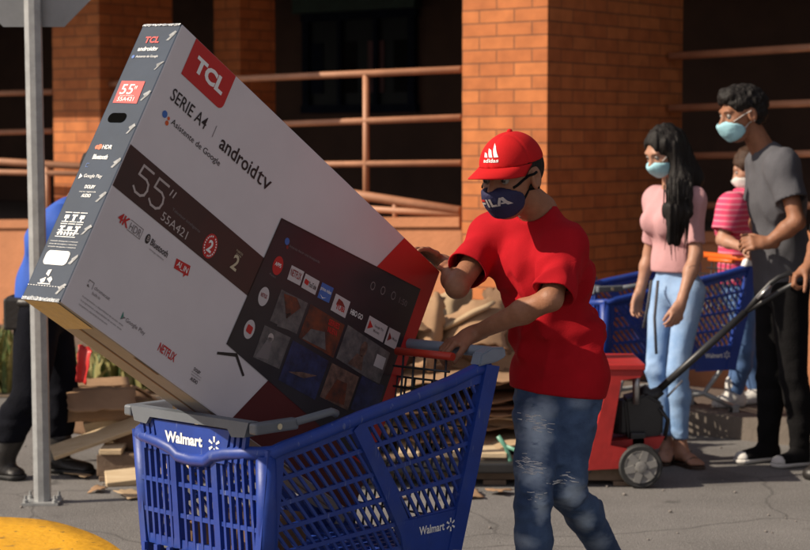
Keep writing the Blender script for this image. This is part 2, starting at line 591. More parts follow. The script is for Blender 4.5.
# shop window on the back wall
wa0, wz1 = onfac(306, 18, 5.45)
wa1, wz0 = onfac(412, 108, 5.45)
wcx, wcz = (wa0 + wa1) / 2, (wz0 + wz1) / 2
ww, wh = wa1 - wa0, wz1 - wz0
bm = NB()
for (dx, dz, sx, sz) in ((0, wh / 2, ww + .12, .08), (0, -wh / 2, ww + .12, .08), (-ww / 2, 0, .08, wh), (ww / 2, 0, .08, wh), (-ww * .17, 0, .05, wh), (ww * .17, 0, .05, wh)):
    add_box(bm, (wcx + dx, 1.46, wcz + dz), (sx, .06 if sz > .09 else .064, sz))
wf = obj('window', bm, M['poster_blue'], t)
bm = NB()
add_box(bm, (wcx, 1.485, wcz), (ww, .02, wh))
obj('pane', bm, M['glass_dark'], wf)
for k, (x, c) in enumerate(((-.42, 'poster_blue'), (-.10, 'poster_grey'), (.16, 'poster_red'), (.40, 'poster_grey'))):
    bm = NB()
    add_box(bm, (wcx + ww * x, 1.468, wcz - .05), (ww * .15, .008, wh * .55))
    obj('poster', bm, M[c], wf)
bm = NB()
add_box(bm, (wcx, 1.40, wz1 + .12), (ww * 1.15, .1, .16))
obj('shop_fascia', bm, M['poster_green'], wf)

# low terracotta walls of the ramp
def low_wall(label, d, thick, ends, cap=True):
    """ends: two pixels on the top edge"""
    (a0, z0), (a1, z1) = onfac(*ends[0], d), onfac(*ends[1], d)
    sl_ = (z1 - z0) / (a1 - a0)
    t = thing('low_wall', label, 'wall', B((a0 + a1) / 2, d, 0), -BETA)
    bm = NB()
    hx = (a1 - a0) / 2
    add_prism(bm, [(-hx, 0, 0), (hx, 0, 0), (hx, 0, z1 - .06), (-hx, 0, z0 - .06)], V(0, thick, 0))
    obj('wall_body', fix(bm), M['stucco'], t)
    bm = NB()
    add_prism(bm, [(-hx, -.025, z0 - .06), (hx, -.025, z1 - .06), (hx, -.025, z1), (-hx, -.025, z0)], V(0, thick + .05, 0))
    obj('coping', fix(bm), M['stucco'], t)
    return t
low_wall('terracotta parapet wall left of the broad brick pillar, behind the cardboard', .30, .16, ((-260, 222), (461.5, 217)))
low_wall('terracotta parapet wall right of the broad brick pillar, behind the people', 1.0, .16, ((690, 232), (1150, 232)))

def railing(label, d, lines, posts, group=None):
    a_mid, z_mid = onfac(*lines[0][0], d)
    t = thing('metal_railing', label, 'railing', B(a_mid, d, 0))
    o = t.location
    for (p, q, r) in lines:
        bm = NB()
        pa, pb = onfac(*p, d), onfac(*q, d)
        add_tube(bm, [B(pa[0], d, pa[1]) - o, B(pb[0], d, pb[1]) - o], r, 10)
        obj('rail', bm, M['rail'], t)
    for (px, y0, y1, r) in posts:
        bm = NB()
        pa, pb = onfac(px, y0, d), onfac(px, y1, d)
        add_tube(bm, [B(pa[0], d, pa[1]) - o, B(pa[0], d, pb[1]) - o], r, 10)
        obj('post', bm, M['rail'], t)
    return t
railing('three brown horizontal tube rails in the bay between the carton and the brick pillar', .55,
        [((110, 84.5), (462, 69.5), .024), ((110, 130.5), (462, 117.5), .023), ((110, 166.5), (462, 163), .022)],
        [(366, 73, 222, .022), (160, 80, 222, .022)])
railing('brown tube rails in the dark bay at the far left, behind the signpost', .62,
        [((-200, 99), (54, 92), .024), ((-200, 138), (54, 131), .023)], [(-60, 94, 222, .022)])
railing('sloping double handrail on the low wall, running from the carton down to the pillar', .34,
        [((200, 170), (461, 211), .030), ((300, 205), (461, 214.5), .022)], [(395, 200, 222, .016), (330, 188, 222, .016)])
railing('sloping double handrail at the far left, behind the signpost', .22,
        [((-200, 150), (92, 167), .028), ((-200, 168), (92, 174), .022)], [(47, 164, 224, .022)])
railing('brown tube rails in the dark bay at the right, behind the grey shirted man', 1.35,
        [((670, 56.5), (1000, 36), .026), ((670, 108.5), (1000, 96), .025), ((670, 156.5), (1000, 150), .024), ((670, 206), (1000, 205), .024)],
        [(940, 40, 240, .024)])

# pavement in front of the walls, with its kerb
bm = NB()
def pave(bm, d0, d1, z0, z1):
    bbox_b(bm, -9, 7, d0, d1, z0, z1)
# kept as a raised slab along the wall
bbox_b(bm, -12, 8, -.55, .29, -.05, .10)
tag(obj('pavement', bm, M['pavement']), kind='structure')
bm = NB()
bbox_b(bm, -12, 8, -.70, -.551, -.05, .115)
tag(obj('kerb', bm, M['kerb']), kind='structure')

# planting strip at far left
bm = NB()
add_face(bm, [V(-3.6, 11.0, .006), V(-1.35, 11.0, .006), V(-1.5, 12.3, .006), V(-4.2, 12.3, .006)])
tag(obj('soil_bed', bm, M['soil']), kind='structure')
rg = random.Random(3)
bm = NB()
for i in range(2200):
    a = rg.uniform(-3.9, -1.5)
    p = V(a, rg.uniform(11.1, 12.2), .006)
    h = rg.uniform(.10, .38) * (.8 + .3 * math.sin(a * 7))
    az = rg.uniform(0, 6.28)
    dx = V(math.cos(az), math.sin(az), 0)
    wv_ = dx.cross(V(0, 0, 1)) * rg.uniform(.008, .02)
    tip = p + dx * rg.uniform(.03, .16) + V(0, 0, h)
    mid = p + dx * .03 + V(0, 0, h * .6)
    mi = 0 if rg.random() < .65 else 1
    a_, b_ = bm.verts.new(p - wv_), bm.verts.new(p + wv_)
    c_, d_ = bm.verts.new(mid + wv_), bm.verts.new(mid - wv_)
    e_ = bm.verts.new(tip)
    for q in ((a_, b_, c_, d_), (d_, c_, e_)):
        f = bm.faces.new(q)
        f.material_index = mi
tag(obj('dry_grass', bm, [M['grass_dry'], M['grass']]), kind='stuff')

# yellow kerb of the island, lower left
def island():
    bm = NB()
    o0 = G(-15, 514.5, .16)
    out_ = [G(-260, 508, .16), G(-60, 512.5, .16), G(20, 514.5, .16), G(52, 517.5, .16), G(78, 524, .16), G(100, 531, .16), G(122, 541, .16), G(138, 552, .16), G(147, 564, .16), G(150, 582, .16), G(146, 620, .16), G(60, 700, .16), G(-300, 700, .16)]
    # smooth outline
    for _ in range(2):
        q = []
        for i in range(len(out_)):
            a, b_ = out_[i], out_[(i + 1) % len(out_)]
            q += [a * .75 + b_ * .25, a * .25 + b_ * .75]
        out_ = q
    c = sum(out_, V(0, 0, 0)) / len(out_)
    n_ = len(out_)
    def ring(ins, z):
        r_ = []
        for p in out_:
            v = (c - p)
            v.z = 0
            v.normalize()
            r_.append(bm.verts.new(V(p.x, p.y, 0) + v * ins + V(0, 0, z)))
        return r_
    rings = [ring(-.02, -.02), ring(0, .08), ring(.012, .135), ring(.04, .158), ring(.20, .162)]
    for a, b_ in zip(rings, rings[1:]):
        for k in range(n_):
            f = bm.faces.new((a[k], a[(k + 1) % n_], b_[(k + 1) % n_], b_[k]))
            f.smooth = True
    top = bm.faces.new(rings[-1])
    return fix(bm)
tag(obj('traffic_island', island(), M['yellow']), 'yellow painted concrete kerb of the traffic island, with chipped paint, below the signpost', 'kerb', kind='structure')

# signpost with the back of its sign
pb_ = G(42.5, 503)
t = thing('road_sign', 'grey road sign seen from behind on a thin steel post, in front of the carton', 'road sign', pb_)
bm = NB()
top_ = P(33, -120, pb_.y) - pb_
pole_dir = (P(32.5, 0, pb_.y) - pb_)
pt = pole_dir * 1.25
pw = .033
s_ = V(1, 0, 0)
add_prism(bm, [V(-pw, -.012, .004), V(-pw * .35, -.03, .004), V(pw * .35, -.03, .004), V(pw, -.012, .004), V(pw, .02, .004), V(-pw, .02, .004)], pt)
obj('post', fix(bm), M['galv'], t)
bm = NB()
add_box(bm, (0, 0, .006), (.15, .13, .010))
for sx in (-1, 1):
    for sy in (-1, 1):
        add_lathe(bm, [(.011, 0), (.011, .012), (.006, .014), (.006, .03)], (sx * .06, sy * .05, .011), (0, 0, 1), 8)
obj('base_plate', bm, M['galv'], t)
bm = NB()
zc = 1.96 + .30
apo = .30
cx = pole_dir.x / pole_dir.z * zc
rr = apo / math.cos(math.pi / 8)
oct_ = [V(cx + rr * math.cos(math.pi / 8 + k * math.pi / 4), .024, zc + rr * math.sin(math.pi / 8 + k * math.pi / 4)) for k in range(8)]
add_prism(bm, oct_, V(0, .004, 0))
obj('sign_plate', fix(bm), M['sign_back'], t)

# ------------------------------------------------------------------ the tall television carton
BL, BS, BT = 1.33, .80, .14
bl_ = V(0.50654539, 0.68659327, -0.52153758)
bs_ = V(-0.32433405, -0.40872213, -0.85308479)
bt_ = V(-0.79888622, 0.60127856, 0.01564927)
bo_ = V(-0.56626559, 4.8627347, 1.79465349)
tvbox = thing('television_box', 'tall white television carton with navy end, red corner and screen picture, tilted in the cart', 'carton', bo_)
tvbox.matrix_world = Matrix((( bl_.x, -bs_.x, bt_.x, bo_.x), (bl_.y, -bs_.y, bt_.y, bo_.y), (bl_.z, -bs_.z, bt_.z, bo_.z), (0, 0, 0, 1)))
# local axes: x along the length, y up the short side, z away from the printed front
def FR(l, s, e=0): return V(l, -s, -e)            # on the printed front
def EN(t_, s, e=0): return V(-e, -s, t_)          # on the navy end
def carton():
    bm = NB()
    nx, ny = 26, 16
    def bulge(x, y):   # slight sag of the board
        return .004 * math.sin(math.pi * min(1, max(0, x / BL))) * math.sin(math.pi * min(1, max(0, y / BS)))
    add_box(bm, (BL / 2, -BS / 2, BT / 2), (BL, BS, BT), None, 0, .0045)
    bm.normal_update()
    for f in bm.faces:
        n_ = f.normal
        if n_.z < -.7: f.material_index = 0
        elif n_.x < -.7: f.material_index = 1
        elif n_.y < -.7: f.material_index = 2
        elif n_.y > .7: f.material_index = 1
        elif n_.x > .7: f.material_index = 3
        else: f.material_index = 0
    return bm
obj('carton_body', carton(), [M['carton_white'], M['carton_navy'], M['carton_tan'], M['ink_red']], tvbox)
def sheet(name, polys, m, e=.001, parent=None, on=FR):
    bm = NB()
    for p in polys: add_face(bm, [on(a, b_, e) for a, b_ in p])
    return obj(name, bm, m, parent or tvbox)
def rect(l0, s0, l1, s1): return [(l0, s0), (l0, s1), (l1, s1), (l1, s0)]
def rrect(l0, s0, l1, s1, r, which=(1, 1, 1, 1)):
    pts = []
    for k, (cx_, cy_) in enumerate(((l0 + r, s0 + r), (l0 + r, s1 - r), (l1 - r, s1 - r), (l1 - r, s0 + r))):
        if not which[k]:
            pts.append(((l0, s0), (l0, s1), (l1, s1), (l1, s0))[k])
            continue
        for j in range(6):
            a_ = math.pi + [0, -1, -2, -3][k] * math.pi / 2 + math.pi / 2 - j * math.pi / 10
            a_ = [1.5, 1.0, .5, 0][k] * math.pi - j * math.pi / 10
            pts.append((cx_ + r * math.cos(a_), cy_ + r * math.sin(a_)))
    return pts
def circ(l, s, r, n_=20, ry=None): return [(l + r * math.cos(k * 2 * math.pi / n_), s - (ry or r) * math.sin(k * 2 * math.pi / n_)) for k in range(n_)]
UX, UY = V(1, 0, 0), V(0, 1, 0)
def ftext(bm, s, l, sb, w=None, h=None, bold=0, e=.0016, mi=0, ang=0, align='l', shear=0):
    ux = V(math.cos(ang), math.sin(ang), 0)
    uy = V(-math.sin(ang), math.cos(ang), 0)
    add_text(bm, s, FR(l, sb, e), ux, uy, w, h, bold, mi, shear, align)
# red areas
sheet('red_panel', [[(1.115, .003), (.90, .41), (1.20, .41), (1.20, .66), (1.327, .66), (1.327, .003)]], M['ink_red'])
sheet('dark_red_panel', [[(.90, .41), (.698, .797), (1.327, .797), (1.327, .66), (1.20, .66), (1.20, .41)]], M['darkred_print'])
lp = sheet('logo_panel', [rrect(.062, .003, .240, .110, .02, (0, 0, 1, 0))], M['ink_red'])
bm = NB()
ftext(bm, 'TCL', .092, .078, .125, .044, bold=.045)
obj('lettering', bm, M['white_ink'], lp)
bm = NB()
ftext(bm, 'SERIE A4', .060, .187, .150, .034, bold=.004)
ftext(bm, 'Asistente de Google', .096, .243, .212, .021)
ftext(bm, 'android', .280, .197, .165, .040, bold=.012)
ftext(bm, 'tv', .450, .197, .062, .036)
ftext(bm, 'Bluetooth', .192, .536, .070, .018, bold=.012)
obj('lettering', bm, M['ink_black'], tvbox)
bm = NB()
add_face(bm, [FR(*p, .0012) for p in rect(.2445, .152, .2465, .186)])
ftext(bm, 'chromecast', .080, .722, .060, .009)
ftext(bm, 'built-in', .080, .736, .030, .008)
ftext(bm, 'Google Play', .216, .744, .078, .014)
for k in range(3): ftext(bm, 'la programacion y disponibilidad del servicio varian', .055, .757 + k * .011, .16 - .05 * (k == 2), .006)
ftext(bm, 'tecnologia inalambrica', .195, .549, .06, .006)
obj('lettering', bm, M['ink_grey'], tvbox)
bm = NB()
ftext(bm, 'NETFLIX', .356, .752, .070, .023, bold=.02)
ftext(bm, '4K', .060, .541, .042, .026, bold=.03)
obj('lettering', bm, M['ink_red'], tvbox)
bm = NB()
ftext(bm, 'HDR', .106, .539, .044, .019)
for p in (rect(.102, .514, .1535, .5155), rect(.102, .5415, .1535, .543), rect(.152, .5155, .1535, .5415)): add_face(bm, [FR(*q, .0012) for q in p])
obj('lettering', bm, M['ink_grey'], tvbox)
# small marks
sheet('assistant_mark', [circ(.066, .229, .0095)], M['ink_blue'])
sheet('assistant_mark', [circ(.0835, .231, .0048), circ(.084, .244, .0065)], M['ink_orange'])
bm = NB()
add_face(bm, [FR(*q, .0012) for q in circ(.178, .527, .0085, ry=.013)])
obj('bluetooth_mark', bm, M['ink_black'], tvbox)
bm = NB()
ftext(bm, 'B', .1745, .533, .008, .014, e=.0022)
obj('lettering', bm, M['ink_pale'], tvbox)
ai = sheet('slogan_tag', [[(.295, .519), (.299, .545), (.338, .541), (.341, .549), (.347, .540), (.356, .538), (.351, .511)]], M['ink_red'])
bm = NB()
ftext(bm, 'AI_IN', .303, .538, .044, .017, bold=.012, e=.0022)
obj('lettering', bm, M['white_ink'], ai)
sheet('cast_mark', [rect(.055, .708, .075, .710), rect(.055, .724, .064, .726), rect(.0735, .710, .075, .726), rect(.055, .710, .0565, .716), circ(.058, .723, .003)], M['ink_grey'])
sheet('play_mark', [[(.198, .722), (.198, .744), (.205, .733)]], M['ink_green'])
sheet('play_mark', [[(.1985, .744), (.214, .733), (.205, .733)]], M['ink_grey'])
bm = NB()
for k, (x, wd, hh) in enumerate(((.503, .028, .009), (.498, .042, .004), (.500, .040, .004), (.504, .030, .010))):
    ftext(bm, ('DOLBY', 'marca registrada de laboratorios', 'fabricado bajo licencia', 'AUDIO')[k], x, (.737, .744, .751, .764)[k], wd, hh, bold=.02 if k in (0, 3) else 0)
obj('lettering', bm, M['ink_black'], tvbox)
# dark band with the size
mb = sheet('model_band', [rect(.002, .356, .64, .474)], M['band'], .0011)
bm = NB()
def strokes(bm, pts, wd, e):
    for a, b_ in zip(pts, pts[1:]):
        d = (V(b_[0], b_[1], 0) - V(a[0], a[1], 0))
        nn = V(-d.y, d.x, 0).normalized() * wd / 2
        dd = d.normalized() * wd * .42
        q = [V(a[0], a[1], 0) - dd + nn, V(a[0], a[1], 0) - dd - nn, V(b_[0], b_[1], 0) + dd - nn, V(b_[0], b_[1], 0) + dd + nn]
        e += .00005
        add_face(bm, [FR(v.x, v.y, e) for v in q])
for x in (.062, .126):
    strokes(bm, [(x + .048, .377), (x + .008, .377), (x + .004, .404), (x + .034, .404), (x + .046, .411), (x + .050, .426), (x + .046, .441), (x + .034, .449), (x + .014, .449), (x + .002, .440)], .0062, .0018)
for x in (.188, .201): strokes(bm, [(x + .004, .378), (x, .394)], .004, .0018)
ftext(bm, '55A421', .190, .463, .108, .023)
obj('lettering', bm, M['ink_pale'], mb)
bm = NB()
ftext(bm, 'Televisor inteligente', .215, .425, .12, .010, e=.0018)
obj('lettering', bm, M['ink_grey'], mb)
md = sheet('guarantee_medal', [circ(.388, .432, .027, 28, .034)], M['ink_red'], .0016, mb)
bm = NB()
ftext(bm, '2', .388, .449, .020, .033, bold=.03, e=.0022, align='c')
for k in range(22):
    if k in (5, 16): continue
    a_ = k * 2 * math.pi / 22
    add_face(bm, [FR(.388 + r_ * math.cos(a_ + da), .432 - r_ * 1.25 * math.sin(a_ + da), .0022) for r_, da in ((.0195, -.08), (.0235, -.08), (.0235, .08), (.0195, .08))])
obj('lettering', bm, M['white_ink'], md)
bm = NB()
ftext(bm, '2', .484, .443, .026, .042, bold=.02, e=.0018)
ftext(bm, 'PUERTOS', .484, .394, .028, .006, e=.0018)
ftext(bm, 'HDMI', .488, .402, .020, .005, e=.0018)
obj('lettering', bm, M['ink_sand'], mb)

# picture of the television
TL, TR, BR_, BLc = (.597, .229), (1.268, .094), (1.284, .655), (.580, .622)
tv = sheet('screen_picture', [[TL, BLc, BR_, TR]], M['screen'], .0020)
def TVp(u, v_):   # place inside the picture
    a = (TL[0] + (TR[0] - TL[0]) * u, TL[1] + (TR[1] - TL[1]) * u)
    b_ = (BLc[0] + (BR_[0] - BLc[0]) * u, BLc[1] + (BR_[1] - BLc[1]) * u)
    return (a[0] + (b_[0] - a[0]) * v_, a[1] + (b_[1] - a[1]) * v_)
sheet('screen_bezel', [[TL, (TL[0] + .004, TL[1] + .003), (TR[0] - .003, TR[1] + .004), TR], [BLc, (BLc[0] + .004, BLc[1] - .004), (TL[0] + .004, TL[1] + .004), TL]], M['ink_black'], .0026, tv)
sheet('stand_picture', [[(.560, .655), (.562, .662), (.634, .634), (.632, .624)], [(.632, .624), (.630, .634), (.684, .668), (.690, .662)]], M['ink_black'], .0012)
TILT = -math.atan2(-.135, .671) * .62
def tile(l0, s0, l1, s1, m, rise=.010, name='app_tile', e=.0026):
    return sheet(name, [[(l0, s0), (l0 + .003, s1), (l1, s1 - rise), (l1 - .003, s0 - rise)]], m, e, tv)
def tile_text(p, s, l, sb, w, h, m, bold=.01, ang=.16, e=.0032):
    bm = NB()
    ftext(bm, s, l, sb, w, h, bold, e, ang=ang)
    obj('lettering', bm, M[m], p)
M['tile_white'] = mat('tile_white', (.50, .47, .47), .5, .04, 5)
a_ = tile(.703, .318, .763, .360, M['tile_white'])
tile_text(a_, 'NETFLIX', .710, .345, .048, .020, 'ink_dimred', .015)
a_ = tile(.768, .309, .836, .351, M['tile_white'])
sheet('play_mark', [rrect(.774, .321, .793, .335, .004)], M['ink_red'], .0032, a_)
tile_text(a_, 'YouTube', .795, .335, .036, .015, 'ink_black')
a_ = tile(.845, .296, .902, .342, M['ink_blue'])
tile_text(a_, 'prime video', .848, .320, .050, .014, 'white_ink')
sheet('smile_mark', [[(.853, .328), (.868, .332), (.884, .325), (.868, .335)]], M['white_ink'], .0032, a_)
a_ = tile(.916, .294, .990, .345, M['tile_white'])
sheet('app_mark', [[(.935, .300), (.932, .318), (.975, .310), (.955, .300)]], M['ink_dimred'], .0032, a_)
tile_text(a_, 'TUBI', .935, .332, .042, .014, 'ink_red', .03)
bm = NB()
ftext(bm, 'HBO GO', 1.004, .314, .060, .016, .02, .0026, ang=.16)
obj('lettering', bm, M['white_ink'], tv)
a_ = tile(1.088, .276, 1.186, .328, M['tile_white'], .013)
sheet('play_mark', [[(1.096, .286), (1.097, .314), (1.120, .298)]], M['ink_red'], .0032, a_)
tile_text(a_, 'Google Play', 1.126, .296, .046, .010, 'ink_grey')
tile_text(a_, 'Movies', 1.127, .309, .030, .009, 'ink_grey')
a_ = tile(1.192, .262, 1.252, .315, M['tile_white'], .010)
sheet('play_mark', [[(1.200, .274), (1.201, .302), (1.218, .286)]], M['ink_dimred'], .0032, a_)
tile_text(a_, 'Music', 1.222, .288, .025, .009, 'ink_grey')
for (l, s_2, m1, tx, m2) in ((.652, .347, 'ink_red', 'APPS', 'white_ink'), (.645, .446, 'tile_white', 'NETFLIX', 'ink_dimred'), (.640, .548, 'tile_white', '', '')):
    a_ = sheet('round_button', [circ(l, s_2, .021, 24, .027)], M[m1], .0026, tv)
    if tx: tile_text(a_, tx, l - .013, s_2 + .005, .027, .011, m2, .02)
    else: sheet('play_mark', [rrect(l - .012, s_2 - .011, l + .012, s_2 + .011, .005)], M['ink_red'], .0032, a_)
bm = NB()
ftext(bm, 'Intenta decir una busqueda', .668, .283, .14, .010, 0, .0026, ang=.17)
ftext(bm, 'Apps', .632, .386, .030, .008, 0, .0026, ang=.1)
obj('lettering', bm, M['ink_grey'], tv)
sheet('assistant_mark', [circ(.651, .272, .010)], M['ink_blue'], .0026, tv)
sheet('assistant_mark', [circ(.660, .285, .005)], M['ink_dimred'], .0026, tv)
for k, l in enumerate((1.055, 1.105, 1.158)):
    s_2 = .196 - k * .011
    bm = NB()
    q = [FR(*p, .0026) for p in circ(l, s_2, .011, 16, .013)]
    q2 = [FR(*p, .0026) for p in circ(l, s_2, .008, 16, .010)]
    va, vb = [bm.verts.new(p) for p in q], [bm.verts.new(p) for p in q2]
    for j in range(16): bm.faces.new((va[j], va[(j + 1) % 16], vb[(j + 1) % 16], vb[j]))
    obj('menu_icon', bm, M['ink_grey'], tv)
bm = NB()
ftext(bm, '1:50', 1.192, .180, .040, .018, 0, .0026, ang=.16)
obj('lettering', bm, M['ink_grey'], tv)
def pic(name, quads):
    p0 = None
    for poly, m in quads:
        o = sheet(name, [poly], M[m], .0026 if p0 is None else .0031, tv if p0 is None else p0)
        if p0 is None: p0 = o
def Q(l0, s0, l1, s1, r=.02): return [(l0, s0), (l0 + .003, s1), (l1 + .003, s1 - r), (l1, s0 - r)]
pic('programme_tile', [(Q(.700, .395, .820, .490), 'pic_dark'), ([(.715, .40), (.76, .455), (.80, .40), (.77, .385)], 'pic_fire'), ([(.735, .49), (.745, .45), (.77, .43), (.79, .475)], 'pic_dark')])
pic('programme_tile', [(Q(.832, .372, 1.000, .475), 'pic_fire'), ([(.85, .47), (.87, .43), (.93, .41), (.96, .452)], 'pic_dark')])
bm = NB()
ftext(bm, 'SERIES', .930, .385, .052, .017, .03, .0036, ang=.16)
ftext(bm, 'NUEVA', .938, .405, .046, .017, .03, .0036, ang=.16)
obj('lettering', bm, M['ink_red'], tv)
pic('programme_tile', [(Q(.690, .510, .805, .605), 'pic_dark'), ([(.70, .60), (.722, .53), (.74, .525), (.752, .585)], 'ink_grey'), (circ(.730, .528, .012), 'ink_pale')])
pic('programme_tile', [(Q(.818, .492, .990, .612), 'pic_blue'), ([(.845, .575), (.90, .55), (.965, .53), (.915, .562)], 'pic_skin')])
pic('programme_tile', [(Q(1.012, .345, 1.235, .450), 'pic_dark'), ([(1.07, .44), (1.095, .395), (1.125, .39), (1.14, .43)], 'pic_skin'), (circ(1.115, .372, .016, 16, .024), 'pic_skin'), ([(1.18, .355), (1.182, .392), (1.228, .384), (1.226, .347)], 'tile_white')])
pic('programme_tile', [(Q(1.005, .470, 1.140, .575), 'pic_skin'), ([(1.03, .57), (1.05, .50), (1.10, .49), (1.12, .55)], 'pic_fire')])
pic('programme_tile', [(Q(1.150, .440, 1.265, .545), 'pic_blue')])

# the navy end
M['glint_grey'] = mat('glint_grey', (.20, .21, .22), .4, .5, 70)
def etext(bm, s, t0, sb, w=None, h=None, bold=0, e=.0016, align='l'):
    add_text(bm, s, EN(t0, sb, e), V(0, 0, -1), V(0, 1, 0), w, h, bold, 0, 0, align)
bm = NB()
etext(bm, 'TCL', .106, .058, .052, .020, .04)
obj('lettering', bm, M['ink_red'], tvbox)
bm = NB()
etext(bm, 'androidtv', .116, .082, .070, .013, .03)
etext(bm, 'Asistente de Google', .112, .104, .078, .009)
etext(bm, 'HDR', .088, .374, .034, .012, .02)
etext(bm, 'Bluetooth', .106, .404, .052, .014, .03)
etext(bm, 'Google Play', .108, .460, .064, .013)
etext(bm, 'DOLBY', .088, .488, .036, .010, .03)
etext(bm, 'marca registrada', .100, .500, .058, .005)
etext(bm, 'AUDIO', .086, .513, .032, .010, .03)
for k in range(3): etext(bm, 'contenido del paquete y conexiones', .125, .640 + k * .008, .098, .004)
for (a, b_, ra, rb) in ((.118, .640, 0, 0),): pass
# handling pictograms
def er(t0, s0, t1, s1):
    add_face(bm, [EN(t0, s0, .0014), EN(t0, s1, .0014), EN(t1, s1, .0014), EN(t1, s0, .0014)])
for i in range(3):
    for j in range(2):
        x, y_ = .116 - i * .027, .556 + j * .032
        er(x, y_, x - .024, y_ + .002)
        er(x, y_ + .026, x - .024, y_ + .028)
        if (i + j) % 2:
            er(x - .008, y_ + .006, x - .016, y_ + .024)
            er(x - .003, y_ + .006, x - .021, y_ + .011)
        else:
            er(x - .004, y_ + .008, x - .020, y_ + .018)
            er(x - .010, y_ + .018, x - .014, y_ + .026)
er(.116, .624, .045, .626)
er(.116, .606, .045, .608)
for k in range(6): er(.112 - k * .011, .611, .106 - k * .011, .621)
# recycling arrows
for k in range(3):
    a_ = k * 2 * math.pi / 3 + .5
    c_ = (.080 + .013 * math.cos(a_), .738 + .013 * math.sin(a_))
    add_face(bm, [EN(c_[0] + .010 * math.cos(a_ + q), c_[1] + .010 * math.sin(a_ + q), .0014) for q in (-.4, .8, 2.0, 3.4)])
for k in range(14): er(.136 - k * .0096, .760, .131 - k * .0096, .7615)
er(.104, .754, .060, .7565)
obj('lettering', bm, M['white_ink'], tvbox)
sheet('assistant_mark', [circ(.122, .099, .005)], M['ink_blue'], .0014, None, EN)
sheet('play_mark', [[(.124, .446), (.124, .462), (.113, .454)]], M['white_ink'], .0014, None, EN)
sheet('hdr_mark', [circ(.098, .368, .008, 12), circ(.108, .369, .006, 12)], M['ink_orange'], .0014, None, EN)
sheet('cast_mark', [rect(.118, .416, .108, .417), rect(.118, .426, .108, .427), rect(.118, .417, .117, .426)], M['ink_blue'], .0014, None, EN)
tg = sheet('size_tag', [[(.124, .172), (.122, .238), (.036, .240), (.040, .174)]], M['ink_red'], .0014, None, EN)
bm = NB()
etext(bm, '55', .112, .213, .044, .030, .01, .0022)
etext(bm, '"', .066, .198, .008, .010, 0, .0022)
etext(bm, '55A421', .110, .233, .058, .012, .01, .0022)
etext(bm, 'pantalla', .106, .219, .05, .004, 0, .0022)
obj('lettering', bm, M['white_ink'], tg)
st = sheet('address_sticker', [rrect(.036, .664, .119, .703, .012)], M['white_ink'], .0014, None, EN)
bm = NB()
for k in range(4): etext(bm, 'modelo serie fecha origen', .112, .674 + k * .008, .068, .004, 0, .0022)
obj('lettering', bm, M['ink_pale'], st)
sheet('hand_hole', [rrect(.052, .268, .114, .296, .0135)], mat('hole_shade', (.004, .004, .004), 1, .1, 5, spec=0), .0014, None, EN)  # flat black patch, the hollow's shade painted instead of recessed
# glints of the edge clips, painted as pale flat marks on the end
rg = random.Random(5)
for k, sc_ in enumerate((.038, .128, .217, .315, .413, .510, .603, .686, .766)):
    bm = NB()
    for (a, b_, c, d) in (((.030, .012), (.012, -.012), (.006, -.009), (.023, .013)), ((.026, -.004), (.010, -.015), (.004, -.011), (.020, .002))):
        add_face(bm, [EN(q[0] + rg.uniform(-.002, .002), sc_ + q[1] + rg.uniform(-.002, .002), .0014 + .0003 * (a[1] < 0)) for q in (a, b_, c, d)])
    obj('edge_glint', bm, M['glint_grey'], tvbox)
# long tape over the open edge above and the flap joint below
bm = NB()
prev = None
for i in range(30):
    y_ = -.01
    t_ = .004 + (BT - .008) * i / 29
    a = bm.verts.new(EN(t_, -.0015 + rg.uniform(0, .0015), .0012))
    b_ = bm.verts.new(EN(t_, .006 + rg.uniform(-.002, .002), .0016 + rg.uniform(0, .001)))
    if prev: bm.faces.new((prev[0], prev[1], b_, a))
    prev = (a, b_)
prev = None
for i in range(30):
    t_ = .004 + (BT - .008) * i / 29
    a = bm.verts.new(EN(t_, BS + .0015, .0015))
    b_ = bm.verts.new(EN(t_, BS - .008 + rg.uniform(-.002, .002), .0016 + rg.uniform(0, .001)))
    if prev: bm.faces.new((prev[0], prev[1], b_, a))
    prev = (a, b_)
obj('edge_tape', bm, M['tape'], tvbox)
bm = NB()
add_face(bm, [V(.01, -BS - .0012, BT * .47), V(.01, -BS - .0012, BT * .53), V(BL - .01, -BS - .0012, BT * .53), V(BL - .01, -BS - .0012, BT * .47)])
for x in (.30, .62, .95): add_face(bm, [V(x, -BS - .0016, .004), V(x + .10, -BS - .0016, .004), V(x + .10, -BS - .0016, .012), V(x, -BS - .0016, .012)])
obj('flap_seam', bm, M['card_dark'], tvbox)
bm = NB()
add_face(bm, [V(.0, -BS - .0020, .01), V(.0, -BS - .0020, BT - .01), V(.16, -BS - .0020, BT - .012), V(.14, -BS - .0020, .014)])
obj('sealing_tape', bm, mat('brown_tape', (.27, .245, .21), .4, .12, 12, .3, 40), tvbox)

